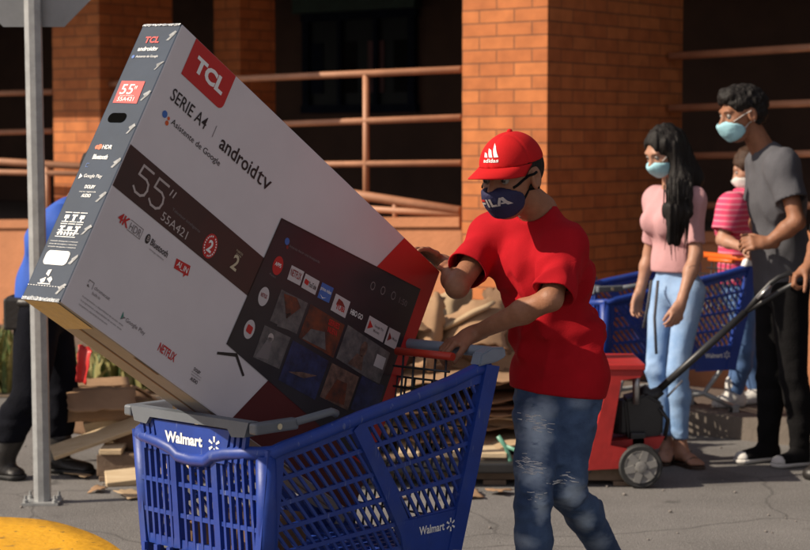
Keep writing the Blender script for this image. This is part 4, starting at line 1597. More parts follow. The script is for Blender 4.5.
def strap(hd, skull, t, origin, m, side, r=.0022, both=True):
    for (y0, z0, y1, z1) in ((.075, -.020, -.004, .012), (.060, -.082, -.010, -.034)):
        pts = []
        for k in range(9):
            u = k / 8
            pts.append(hd.w(side * .14, y0 + (y1 - y0) * u, z0 + (z1 - z0) * u))
        pr = project(skull, pts, -hd.A[0] * side, .0015) - nv(origin)
        bm = NB()
        add_tube(bm, [V(*p) for p in pr], r, 6)
        obj('mask_strap', bm, M[m], t)

# ------------------------------------------------------------------ the man in red pushing the cart
def q3(px, py, Y): return tuple(P(px, py, Y))
def man_in_red():
    hd = Head(q3(512, 176, 5.45), (-.61, -.77, -.17), (-.03, -.03, 1), .99)
    wl = (.200, 5.530, .934)
    wr = (.128, 5.800, 1.118)
    fig = Figure(head=hd, neck=q3(539, 211, 5.55), chest=q3(545, 272, 5.60), pelvis=(.462, 5.62, .80), fwd=(-.72, -.69, 0),
                 sh=(q3(565, 247, 5.49), q3(492, 235, 5.70)), el=(q3(551, 299, 5.36), q3(457, 287, 5.52)), wr=(wl, wr),
                 hip=((.512, 5.57, .80), (.402, 5.66, .80)), kn=((.474, 5.55, .475), (.372, 5.46, .485)), an=((.655, 5.83, .17), (.352, 5.37, .085)),
                 build=.78, limb=.86, trap=.85)
    o = nv((.46, 5.6, 0))
    hl = fingers(wl, (-.86, -.36, -.30), (0, -.15, -1), (.35, -.9, 0), (.45, .8, .5), .98, (.5, .8, .3))
    dR = unit((-.70, -.50, .47))
    nR = unit((-.32, -.41, -.85))
    hr = fingers(wr, dR, nR, np.cross(dR, nR), (.10, .35, .30), .98, (.75, .55, .45))
    skull = hd.skull()
    t = person('man in red T-shirt, red cap, navy face mask and ripped jeans pushing the loaded cart', o, fig, [hl, hr], 'skin_tan', None, .006, .0028)
    eyes(hd, t, o)
    brows(hd, skull, t, o)
    # short hair below the cap
    hair = cut(union([grow(ell(hd.w(0, -.020, .022), nv((.0755, .094, .080)) * hd.k, hd.A), .003)]), [(hd.w(0, .030, 0), -hd.A[1] + .25 * hd.A[2]), (hd.w(0, 0, -.045), hd.A[2])], .006)
    hair = carve(hair, [hd.e((q * .078, .000, -.012), (.020, .024, .036)) for q in (-1, 1)], .006)
    garment('hair', hair, .004, 'hair', t, o)
    # mask with lettering
    mf = mask_f(hd, skull)
    mk = garment('face_mask', mf, .0035, 'mask_navy', t, o, 2)
    for sd in (-1, 1): strap(hd, skull, t, o, 'black_cloth', sd, .004)
    L_, Fw, U_ = (V(*a) for a in hd.A)
    def flat(x, z): return V(*hd.w(x, .20, z))
    tl = (L_ * math.cos(.10) + U_ * math.sin(.10))
    tu = (U_ * math.cos(.10) - L_ * math.sin(.10))
    bm = NB()
    def poly(pts, mi=0, sc=.0245, x0=-.032, z0=-.072):
        f = bm.faces.new([bm.verts.new(flat(x0, z0) + tl * (a * sc) + tu * (b_ * sc)) for a, b_ in pts])
        f.material_index = mi
    poly([(.0, 0), (.28, 0), (.28, .42), (.0, .42)])
    poly([(.0, .40), (.8, .40), (.8, .62), (.0, .62)])
    poly([(.0, .74), (.85, .74), (.85, 1.0), (.0, 1.0)], 1)
    poly([(1.0, 0), (1.28, 0), (1.28, 1), (1.0, 1)])
    poly([(1.48, 0), (2.20, 0), (2.20, .25), (1.48, .25)])
    poly([(1.48, .26), (1.76, .26), (1.76, 1), (1.48, 1)])
    poly([(2.20, 0), (2.50, 0), (2.85, .95), (2.62, 1.0)])
    poly([(2.86, 1.0), (2.98, .98), (3.42, 0), (3.10, 0), (2.72, .80)])
    poly([(2.62, .20), (3.05, .20), (2.98, .38), (2.68, .38)])
    decal('lettering', bm, mf, -hd.A[1], .0016, [M['ink_pale'], M['ink_red']], mk, o, .005)
    # cap
    cp = V(*hd.w(0, 0, 0))
    crown = cut(ell(hd.w(0, -.004, .034), nv((.084, .112, .095)) * hd.k, hd.A), [(hd.w(0, 0, .041), hd.A[2] + .02 * hd.A[1])], .003)
    seam = lambda p: .0016 * np.exp(-((np.abs(((p - hd.c) @ hd.A[0])) / .004) ** 2)) + .0016 * np.exp(-(((p - hd.c) @ hd.A[1] - .02) / .004) ** 2)
    crown = ruffle(crown, seam)
    ct = garment('cap', crown, .0038, 'cap_red', t, o, 2)
    bm = NB()
    rows = []
    NPH = 26
    for i in range(NPH + 1):
        ph = R(-82 + 164 * i / NPH)
        row = []
        for j in range(8):
            u = j / 7
            x = .0835 * math.sin(ph) * (1 - .06 * u)
            y = -.004 + .1060 * math.cos(ph) + u * .076 * max(0, math.cos(ph)) ** .45
            z = .0445 - .002 * math.cos(ph) - u * .016 - .024 * (math.sin(ph) ** 2) * (.15 + .55 * u)
            row.append((hd.w(x, y, z), hd.w(x, y, z - .0035)))
        rows.append(row)
    vt = [[bm.verts.new(V(*(a - o))) for a, _ in r_] for r_ in rows]
    vb = [[bm.verts.new(V(*(b_ - o))) for _, b_ in r_] for r_ in rows]
    for i in range(NPH):
        for j in range(7):
            bm.faces.new((vt[i][j], vt[i + 1][j], vt[i + 1][j + 1], vt[i][j + 1]))
            bm.faces.new((vb[i][j], vb[i][j + 1], vb[i + 1][j + 1], vb[i + 1][j]))
        bm.faces.new((vt[i][7], vt[i + 1][7], vb[i + 1][7], vb[i][7]))
        bm.faces.new((vt[i + 1][0], vt[i][0], vb[i][0], vb[i + 1][0]))
    for i, s in ((0, 1), (NPH, -1)):
        for j in range(7): bm.faces.new((vt[i][j], vt[i][j + 1], vb[i][j + 1], vb[i][j]))
    for f in bm.faces: f.smooth = True
    obj('brim', fix(bm), M['cap_red'], ct)
    bm = NB()
    bmesh.ops.create_uvsphere(bm, u_segments=10, v_segments=6, radius=.009, matrix=Matrix.Translation(V(*(hd.w(0, -.010, .1275) - o))))
    obj('cap_button', bm, M['cap_red'], ct)
    bm = NB()
    def barl(x, wd, h, z0=.072):   # three slanted bars
        pts = [(x, 0), (x + wd, 0), (x + wd - h * .62, h * .85), (x + wd - h * .62 - wd * .75, h)]
        bm.faces.new([bm.verts.new(flat(a, z0 + b_)) for a, b_ in [(x, .0), (x + wd, .0), (x + wd - h * .5, h * .80), (x + wd - h * .5 - wd * .8, h * .98)]])
    barl(-.020, .0125, .013)
    barl(-.003, .0125, .024)
    barl(.014, .0125, .036)
    add_text(bm, 'adidas', flat(-.022, .058), L_, U_, .050, .0105, .02)
    decal('lettering', bm, crown, -hd.A[1], .0014, M['white_ink'], ct, o, .006)
    # shirt
    def sleeve(i, u, r1, r2):
        a, e = nv(fig.sh[i]), nv(fig.el[i])
        return (cap(a, a + (e - a) * u, r1, r2), .05)
    up = nv((0, 0, 1))
    skirt = capE(nv((.470, 5.61, .92)), nv((.462, 5.60, .70)), unit(nv(fig.hip[0]) - nv(fig.hip[1])), .110, .088, .122, .098)
    shirt = union(fig.torso(.013, .004) + [(skirt, .04), sleeve(0, .92, .050, .055), sleeve(1, .70, .054, .061)], .05)
    fd1 = folds(.022, 13, unit((.35, .1, 1)), .34, 3)
    fd2 = folds(.016, 14, unit((.7, -.2, .45)), .40, 9)
    def drape(p):
        z = p[:, 2]
        wgt = np.clip((1.30 - z) / .25, .25, 1) * np.clip((z - .74) / .14, .15, 1)
        return (fd1(p) + fd2(p)) * wgt + .005 * np.sin((z - .78) * 55 + 16 * (p[:, 0] - .4) + 3 * vnoise(p * 6)) * np.clip((.98 - z) / .12, 0, 1) * np.clip((z - .76) / .05, 0, 1)
    shirt = ruffle(shirt, drape)
    pls = [((.46, 5.6, .752), unit((.10, .05, 1)))]
    for i, u in ((0, .92), (1, .70)):
        pass
    core = union(fig.torso(.013, .004), .05)
    def limit(p):
        d = shirt(p)
        d = smax(d, -((p - nv((.46, 5.6, .752))) @ unit((.10, .05, 1))), .006)
        for i, u in ((0, .92), (1, .70)):
            a, e = nv(fig.sh[i]), nv(fig.el[i])
            ax = unit(e - a)
            L = np.linalg.norm(e - a) * u
            q = p - a
            tt = q @ ax
            rad = np.sqrt(np.maximum((q * q).sum(1) - tt ** 2, 0))
            cutd = np.where(rad < .13, tt - L, -1)
            d = np.where((rad < .12) & (core(p) > .010), smax(d, tt - L, .003), d)
            d = np.where((rad < .12) & (core(p) > .012) & (tt > L - .045), smax(d, -(shirt(p) + .0075), .002), d)
        return smax(d, -neckhole(p), .005)
    nkx = unit(nv(hd.c) - nv(fig.neck))
    neckhole = ell(nv(fig.neck) + nkx * .050 + fig.fw * .014, (.066, .072, .060), basis(fig.fw, nkx))
    limit.box = shirt.box
    shirt_job = limit
    # chain at the neck
    bm = NB()
    pts = []
    nk = nv(fig.neck)
    for k in range(25):
        a = 2 * math.pi * k / 24
        c = nk + nkx * .016 + (hd.A[0] * math.cos(a) * .054 + fig.fw * math.sin(a) * .056) - nv((0, 0, 1)) * (.026 * max(0, math.sin(a)))
        pts.append(V(*(c - o)))
    add_tube(bm, pts, .0018, 6, cap=False)
    obj('necklace', bm, M['dark_metal'], t)
    # jeans
    jl = []
    for i in (0, 1): jl += fig.leg(i, .006)
    jeans = union([capE(nv((.462, 5.62, .90)), nv(fig.pelvis), unit(nv(fig.hip[0]) - nv(fig.hip[1])), .124, .096, .130, .100)] + jl, .03)
    f1 = folds(.010, 12, unit((-.5, .3, .35)), .5, 5)
    f2 = folds(.015, 19, (0, 0, 1), 1.5, 8)
    def jd(p):
        z = p[:, 2]
        kn = np.exp(-((z - .46) / .10) ** 2) + np.exp(-((z - .12) / .09) ** 2) + .8 * np.exp(-((z - .72) / .08) ** 2)
        return f1(p) * .7 + f2(p) * np.clip(kn, .15, 1)
    jeans = cut(ruffle(jeans, jd), [((.46, 5.6, .835), (0, 0, -1)), ((.46, 5.6, .075), (0, 0, 1))])
    base_j = union([capE(nv((.462, 5.62, .90)), nv(fig.pelvis), unit(nv(fig.hip[0]) - nv(fig.hip[1])), .124, .096, .130, .100)] + jl, .03)
    def shirt_all(p):
        over = smax(grow(base_j, .011)(p), -((p - nv((.46, 5.6, .752))) @ unit((.10, .05, 1))), .006)
        over = smax(over, p[:, 2] - .86, .02)
        return smin(shirt_job(p), over, .02)
    shirt_all.box = shirt.box
    bxs = []
    for i, u in ((0, .92), (1, .70)):
        a, e = nv(fig.sh[i]), nv(fig.el[i])
        c = a + (e - a) * u
        bxs.append((c - .095, c + .095))
    rest = shirt_all
    for b_ in bxs: rest = boxcut(rest, b_[0] + .014, b_[1] - .014, False)
    pcs = [surface(rest, .0055)] + [surface(boxcut(shirt_all, b_[0], b_[1], True), .003) for b_ in bxs]
    obj('shirt', skin_mesh('shirt', pcs, o, 1, shirt_all), M['shirt_red'], t)
    js = surface(jeans, .006)
    me = skin_mesh('jeans', [js], o, 1)
    at = me.attributes.new('wear', 'FLOAT', 'POINT')
    co = np.empty(len(me.vertices) * 3)
    me.vertices.foreach_get('co', co)
    co = co.reshape(-1, 3) + o
    wv_ = np.zeros(len(co))
    for (px, py, Y, rx, rz, a) in ((536, 432, 5.5, .045, .085, .95), (545, 412, 5.5, .04, .05, .6), (534, 474, 5.45, .05, .030, 1.0), (540, 505, 5.42, .022, .05, .75), (571, 492, 5.52, .045, .05, 1.0), (585, 520, 5.6, .03, .04, .8), (526, 540, 5.42, .04, .025, .6), (578, 402, 5.5, .04, .025, .35), (600, 545, 5.65, .04, .04, .6)):
        c = nv(P(px, py, Y))
        wv_ = np.maximum(wv_, a * np.clip(1.25 - np.sqrt(((co[:, 0] - c[0]) / rx) ** 2 + ((co[:, 2] - c[2]) / rz) ** 2 + ((co[:, 1] - c[1]) / .14) ** 2) + .22 * vnoise(co * nv((16, 16, 30))) + .14 * vnoise(co * nv((70, 70, 170))), 0, 1))
    wv_ = np.clip((wv_ - .05) * 1.15, 0, .95)
    at.data.foreach_set('value', wv_.astype(np.float32))
    jo = obj('jeans', me, M['jeans'], t)
    # pocket seams and torn threads on the leading thigh
    bm = NB()
    rg = random.Random(2)
    for pts in ([(562, 392), (570, 402), (583, 406), (596, 400)],):
        pr = project(jeans, [P(a, b_, 5.2) for a, b_ in pts], (0, 1, -.05), .001) - o
        add_tube(bm, [V(*p) for p in pr], .002, 5)
    obj('pocket_seam', bm, M['jeans_light'], jo)
    bm = NB()
    for k in range(110):
        cx_, cy_ = rg.choice(((536, 428), (532, 472), (534, 476), (536, 480), (540, 506), (570, 492), (548, 436)))
        a = (cx_ + rg.gauss(0, 7), cy_ + rg.gauss(0, 3.5))
        pr = project(jeans, [P(a[0], a[1], 5.2), P(a[0] + rg.uniform(3, 9), a[1] + rg.uniform(-1, 2), 5.2)], (0, 1, -.05), .0015) - o
        if max(abs(pr[0][1] - pr[1][1]), abs(pr[0][1])) > .25: continue
        add_tube(bm, [V(*p) for p in pr], .0009, 4)
    obj('torn_thread', bm, M['white_ink'], jo)
    for i in (0, 1):
        an = nv(fig.an[i])
        d = fig.fw
        toe = an + d * .17
        toe[2] = .0
        if i == 0: an[2] = .10
        garment('shoe', cut(shoe_f(an, toe), [((0, 0, .002), (0, 0, 1))]), .006, 'boot', t, o)
    return t
man_in_red()

# ------------------------------------------------------------------ people in the background
def straight_hand(fig, i, bend=.35, hs=.95):
    w_, e_ = nv(fig.wr[i]), nv(fig.el[i])
    d = unit(w_ - e_)
    inward = fig.lf * (-1 if i == 0 else 1)
    n_ = unit(inward * .8 - fig.fw * .6)
    return fingers(w_, d, n_, fig.fw, [(bend * .5, bend, bend * .8), (bend * .6, bend, bend), (bend * .8, bend * 1.2, bend), (bend, bend * 1.3, bend)], hs, (.35, .9, .25))
def sleeve_cut(f, core, a, e, u, f0):
    a, e = nv(a), nv(e)
    ax = unit(e - a)
    L = np.linalg.norm(e - a) * u
    def g_(p):
        d = f(p)
        q = p - a
        tt = q @ ax
        rad = np.sqrt(np.maximum((q * q).sum(1) - tt ** 2, 0))
        c_ = core(p)
        d = np.where((rad < .12) & (c_ > .008), smax(d, tt - L, .003), d)
        return np.where((rad < .12) & (c_ > .012) & (tt > L - .035), smax(d, -(f0(p) + .014), .003), d)
    g_.box = f.box
    return g_
def top_garment(fig, e, belly, us, hem, rs=((.062, .064),) * 2, neck_r=.066, fold=(.010, 14), seed=1, long=False):
    core = union(fig.torso(e, belly), .05)
    its = fig.torso(e, belly)
    for i in (0, 1):
        a, el_ = nv(fig.sh[i]), nv(fig.el[i])
        its.append((cap(a, a + (el_ - a) * us[i], *rs[i]), .045))
    f = ruffle(union(its, .05), folds(fold[0], fold[1], unit((.3, .1, 1)), .35, seed))
    f0 = f
    for i in (0, 1): f = sleeve_cut(f, core, fig.sh[i], fig.el[i], us[i], f0)
    f = cut(f, [hem])
    nx = unit(nv(fig.head.c) - nv(fig.neck))
    return carve(f, [ell(nv(fig.neck) + nx * .040 + fig.fw * .010, (neck_r, neck_r, .056), basis(fig.fw, nx))], .005)
def trousers(fig, e, waist, ankle, fold=(.008, 16), seed=2, flare=0):
    its = [capE(nv(fig.pelvis) + nv((0, 0, .10)), nv(fig.pelvis), unit(nv(fig.hip[0]) - nv(fig.hip[1])), .128 * fig.build + e, .100 * fig.build + e, .140 * fig.build + e, .108 * fig.build + e)]
    for i in (0, 1): its += fig.leg(i, e)
    f1, f2 = folds(fold[0], fold[1], (0, 0, 1), 1.3, seed), folds(fold[0], fold[1] * .6, unit((.3, .2, 1)), .4, seed + 5)
    pk = fig.kn[0][2]
    def jd(p):
        z = p[:, 2]
        return f1(p) * np.clip(np.exp(-((z - pk) / .10) ** 2) + np.exp(-((z - .15) / .10) ** 2), .2, 1) + f2(p) * .6
    return cut(ruffle(union(its, .03), jd), [((0, 0, waist), (0, 0, -1)), ((0, 0, ankle), (0, 0, 1))])
def foot_f(an, toe, k=1.0):
    """bare foot with toes"""
    an, toe = nv(an), nv(toe)
    d = toe - an
    d[2] = 0
    d = unit(d)
    sd = np.cross(d, (0, 0, 1))
    heel = nv((an[0], an[1], toe[2] + .034)) - d * .035
    it = [cap(heel, toe - d * .07 + nv((0, 0, .028)), .031 * k, .024 * k), (cap(an + nv((0, 0, .02)), nv((an[0], an[1], toe[2] + .05)) + d * .02, .034 * k, .034 * k), .03), (capE(toe - d * .075 + nv((0, 0, .024)), toe - d * .035 + nv((0, 0, .016)), sd, .036, .020, .042, .013), .02)]
    for j, o in enumerate((-.030, -.015, 0, .014, .027)):
        it.append((cap(toe - d * (.035 + abs(j - 1) * .005) + sd * o + nv((0, 0, .013)), toe - d * (.008 + abs(j - 1) * .007) + sd * o + nv((0, 0, .011)), .0095, .0085), .006))
    return union(it, .02)

def woman_in_pink():
    Y = 8.77
    hd = Head(q3(664, 151, Y - .02), (-.78, -.50, -.46), (0, 0, 1), .91)
    fig = Figure(head=hd, neck=q3(673, 186, Y + .03), chest=q3(674, 222, Y + .02), pelvis=q3(677, 290, Y + .03), fwd=(-.85, -.52, 0),
                 sh=(q3(693, 201, Y - .10), q3(657, 200, Y + .13)), el=(q3(696, 254, Y - .16), q3(650, 252, Y + .22)), wr=(q3(681, 303, Y - .24), q3(640, 292, Y + .20)),
                 hip=(q3(690, 292, Y - .04), q3(664, 292, Y + .09)), kn=(q3(677, 372, Y - .09), q3(656, 370, Y + .03)), an=(q3(680, 446, Y - .05), q3(668, 449, Y + .05)), build=.78, limb=.80)
    o = nv((fig.pelvis[0], Y, 0))
    toes = ((fig.an[0][0] + .07, fig.an[0][1] - .14, .012), (fig.an[1][0] - .05, fig.an[1][1] - .15, .012))
    hands = [straight_hand(fig, 0, .55, .88), straight_hand(fig, 1, .5, .88)]
    feet = [foot_f(fig.an[i], toes[i], .92) for i in (0, 1)]
    t = person('woman with long black hair, pale blue face mask, pink top and light jeans', o, fig, hands, 'skin_light', feet, .007, .004)
    skull = hd.skull()
    eyes(hd, t, o)
    brows(hd, skull, t, o, 'hair', .003)
    garment('face_mask', mask_f(hd, skull, .008), .005, 'mask_blue', t, o, 2)
    for sd in (-1, 1): strap(hd, skull, t, o, 'mask_white', sd, .002)
    # bust and top
    def bust():
        c = nv(fig.chest) + fig.fw * .085 + nv((0, 0, .00))
        lf = unit(fig.lf)
        return [(ell(c + lf * q * .060, (.060, .050, .060)), .05) for q in (-1, 1)]
    save = fig.torso
    fig.torso = lambda e=0, belly=0: save(e, belly) + bust()
    f = top_garment(fig, .010, 0, (.82, .82), ((0, 0, P(677, 272, Y).z), (0, .0, 1)), ((.044, .046),) * 2, .070, (.010, 15), 4)
    garment('top', f, .007, 'pink', t, o)
    fig.torso = save
    tr = trousers(fig, .005, P(677, 268, Y).z, P(677, 437, Y).z, (.007, 20), 7)
    garment('jeans', tr, .007, 'jeans_light', t, o)
    bm = NB()   # drawstring ends hanging from the waist
    for dx, ln in ((0, .22), (.03, .34)):
        a = nv(fig.pelvis) + fig.fw * .128 + nv((dx - .02, -.01, .05))
        add_tube(bm, [V(*(a - o)), V(*(a - o + nv((-.015, -.01, -ln * .5)))), V(*(a - o + nv((-.035 + dx, -.005, -ln))))], .007, 6, flat=.4)
    obj('drawstring', bm, M['grey_shirt'], t)
    # long hair
    A = hd
    def W(x, y, z): return hd.w(x, y, z)
    shl_front = nv(q3(678, 205, Y - .24))
    hr = [ell(W(0, -.022, .034), nv((.083, .100, .088)), hd.A), (cap(W(.060, -.010, .03), W(.085, .020, -.13), .034, .038), .03), (cap(W(-.055, -.03, .02), W(-.06, -.05, -.13), .030, .034), .03),
          (cap(W(0, -.085, 0), W(.02, -.09, -.20), .055, .060), .04), (capE(W(.085, .010, -.12), nv(q3(678, 212, Y - .24)), hd.A[1], .055, .034, .066, .034), .03), (capE(nv(q3(678, 208, Y - .24)), nv(q3(675, 243, Y - .25)), hd.A[1], .068, .032, .040, .014), .03)]
    hf = ruffle(union(hr, .03), lambda p: -.007 * vnoise(p * nv((70, 70, 6))) - .004 * vnoise(p * nv((22, 22, 3)) + 5))
    hf = carve(hf, [hd.e((-.010, .092, -.022), (.054, .060, .096))], .010)
    hg = garment('hair', hf, .006, 'hair', t, o, 0)
    bm = NB()
    rg = random.Random(11)
    for k in range(70):
        u = rg.uniform(-1, 1)
        a = nv(q3(677 + u * 13, 200 + rg.uniform(-25, 12), Y - .27 + abs(u) * .03))
        ln = rg.uniform(.12, .24)
        b_ = a + nv((rg.uniform(-.025, .02) - u * .02, rg.uniform(-.01, .0), -ln))
        m_ = (a + b_) / 2 + nv((rg.uniform(-.01, .01), -.008, 0))
        add_tube(bm, [V(*(x - o)) for x in (a, m_, b_)], [.0035, .003, .0008], 4)
    obj('hair_strands', bm, M['hair'], t)
    for i in (0, 1):
        an, toe = nv(fig.an[i]), nv(toes[i])
        d = toe - an
        d[2] = 0
        d = unit(d)
        sd = np.cross(d, (0, 0, 1))
        bm = NB()
        out_ = []
        for u, wd in ((-.055, .018), (-.04, .03), (.02, .032), (.08, .036), (.12, .042), (.15, .036), (.168, .018)): out_.append((u, wd))
        pts = [V(*(nv((an[0], an[1], .001)) + d * u + sd * wd - o)) for u, wd in out_] + [V(*(nv((an[0], an[1], .001)) + d * u - sd * wd - o)) for u, wd in out_[::-1]]
        add_prism(bm, pts, V(0, 0, .014))
        for u, h_, wd in ((.095, .036, .042), (.0, .075, .037)):
            arc = [V(*(nv((an[0], an[1], .012)) + d * (u + .012 * math.sin(a)) + sd * wd * math.cos(a) + nv((0, 0, h_ * math.sin(a))) - o)) for a in [j * math.pi / 8 for j in range(9)]]
            add_tube(bm, arc, .008, 6, flat=.6)
        obj('sandal', fix(bm), M['leather'], t)
    return t
woman_in_pink()

def man_in_grey():
    Y = 8.72
    hd = Head(q3(742, 114, Y), (-.93, -.30, -.20), (-.06, 0, 1), 1.04)
    fig = Figure(head=hd, neck=q3(761, 147, Y + .04), chest=q3(777, 200, Y + .05), pelvis=q3(782, 285, Y + .06), fwd=(-.97, -.22, 0),
                 sh=(q3(783, 166, Y - .13), q3(763, 165, Y + .22)), el=(q3(797, 222, Y - .22), q3(757, 224, Y + .26)), wr=(q3(768, 243, Y - .18), q3(772, 246, Y + .22)),
                 hip=(q3(790, 292, Y - .03), q3(774, 292, Y + .15)), kn=(q3(793, 376, Y - .04), q3(770, 374, Y + .10)), an=(q3(800, 450, Y - .04), q3(767, 450, Y + .10)), build=.98, limb=.96)
    o = nv((fig.pelvis[0], Y, 0))
    hands = [fingers(fig.wr[0], (-.9, -.1, .02), (.1, .6, -.8), (-.2, .5, .7), (.5, .8, .6), 1.0), fingers(fig.wr[1], (-.9, -.1, -.1), (0, 0, -1), (-.2, -.9, 0), (.7, .9, .6), 1.0)]
    t = person('tall man in grey T-shirt, black trousers and pale blue face mask at the right', o, fig, hands, 'skin_brown', None, .007, .004)
    skull = hd.skull()
    eyes(hd, t, o)
    brows(hd, skull, t, o)
    garment('face_mask', mask_f(hd, skull, .008), .005, 'mask_blue', t, o, 2)
    for sd in (-1, 1): strap(hd, skull, t, o, 'mask_white', sd, .002)
    hf = union([ell(hd.w(0, -.020, .045), nv((.083, .104, .085)) * 1.04, hd.A), (ell(hd.w(0, .045, .085), nv((.062, .050, .040)) * 1.04, hd.A), .03), (ell(hd.w(0, -.055, .0), nv((.070, .060, .075)) * 1.04, hd.A), .03)], .02)
    hf = ruffle(hf, lambda p: -.008 * vnoise(p * 44) - .005 * vnoise(p * 100))
    hf = carve(hf, [hd.e((0, .095, -.010), (.075, .070, .070)), hd.e((.075, .012, -.03), (.03, .040, .05)), hd.e((-.075, .012, -.03), (.03, .040, .05)), hd.e((0, -.05, -.125), (.1, .1, .06))], .01)
    garment('hair', hf, .005, 'hair', t, o, 0)
    f = top_garment(fig, .016, .008, (.62, .62), ((0, 0, P(780, 287, Y).z), (.03, 0, 1)), ((.068, .072),) * 2, .068, (.012, 13), 6)
    garment('shirt', f, .007, 'grey_shirt', t, o)
    garment('trousers', trousers(fig, .010, P(780, 280, Y).z, .05, (.009, 15), 3), .008, 'black_cloth', t, o)
    for i, toe in ((0, q3(774, 466, Y - .10)), (1, q3(737, 466, Y + .02))):
        an = nv(fig.an[i])
        toe = nv(toe)
        toe[2] = 0
        f = shoe_f(an, toe)
        d = unit(nv((toe[0] - an[0], toe[1] - an[1], 0)))
        sh_ = garment('sneaker', cut(f, [((0, 0, .022), (0, 0, 1)), (toe - d * .035, -d)]), .006, 'black_cloth', t, o)
        garment('toe_cap', cut(f, [((0, 0, .022), (0, 0, 1)), (toe - d * .036, d)]), .006, 'mask_white', sh_, o)
        garment('sole', cut(grow(f, .004), [((0, 0, .002), (0, 0, 1)), ((0, 0, .0225), (0, 0, -1))]), .006, 'mask_white', sh_, o)
    return t
man_in_grey()

def child_in_polo():
    Y = 9.95
    hd = Head(q3(751, 168, Y), (-.75, .15, -.30), (-.05, 0, 1), .92)
    fig = Figure(head=hd, neck=q3(748, 193, Y + .03), chest=q3(738, 225, Y + .03), pelvis=q3(742, 290, Y + .05), fwd=(-.95, -.25, 0),
                 sh=(q3(732, 207, Y - .13), q3(752, 205, Y + .14)), el=(q3(722, 240, Y - .16), q3(752, 246, Y + .18)), wr=(q3(742, 247, Y - .30), q3(735, 258, Y + .1)),
                 hip=(q3(744, 298, Y - .03), q3(740, 298, Y + .10)), kn=(q3(742, 350, Y - .06), q3(748, 350, Y + .1)), an=(q3(733, 396, Y - .04), q3(757, 394, Y + .10)), build=.84, limb=.80)
    o = nv((fig.pelvis[0], Y, .1))
    hands = [straight_hand(fig, 0, .7, .85), straight_hand(fig, 1, .6, .85)]
    t = person('person in a bright pink striped polo shirt standing behind the grey shirted man', o, fig, hands, 'skin_light', None, .008, .005)
    skull = hd.skull()
    eyes(hd, t, o)
    garment('face_mask', mask_f(hd, skull, .008), .006, 'mask_white', t, o, 2)
    hf = ruffle(union([ell(hd.w(0, -.016, .035), nv((.083, .102, .088)) * .95, hd.A), (ell(hd.w(0, -.05, -.02), nv((.07, .06, .06)) * .95, hd.A), .02)], .02), lambda p: -.008 * vnoise(p * 40))
    hf = carve(hf, [hd.e((0, .09, -.02), (.075, .07, .075)), hd.e((.08, .01, -.02), (.03, .035, .045)), hd.e((-.08, .01, -.02), (.03, .035, .045))], .01)
    garment('hair', hf, .006, 'hair_brown', t, o, 0)
    f = top_garment(fig, .016, .01, (.75, .75), ((0, 0, P(740, 285, Y).z), (0, 0, 1)), ((.062, .070),) * 2, .062, (.010, 13), 8)
    garment('polo_shirt', f, .008, 'polo', t, o)
    bm = NB()
    nk = nv(fig.neck)
    for sg in (0,):
        add_tube(bm, [V(*(nk + nv((math.cos(a) * .066, math.sin(a) * .066, .012 + .008 * math.cos(a))) - o)) for a in [j * 2 * math.pi / 16 for j in range(17)]], .016, 8, cap=False, flat=1.2)
    obj('collar', bm, M['polo'], t)
    garment('jeans', trousers(fig, .012, P(740, 280, Y).z, .16, (.008, 15), 4), .008, 'jeans_mid', t, o)
    for i, toe in ((0, q3(713, 405, Y - .06)), (1, q3(740, 404, Y + .06))):
        an = nv(fig.an[i])
        an[2] = .2
        toe = nv(toe)
        toe[2] = .10
        garment('shoe', cut(shoe_f(an, toe), [((0, 0, .102), (0, 0, 1))]), .007, 'mask_white', t, o)
    return t
child_in_polo()

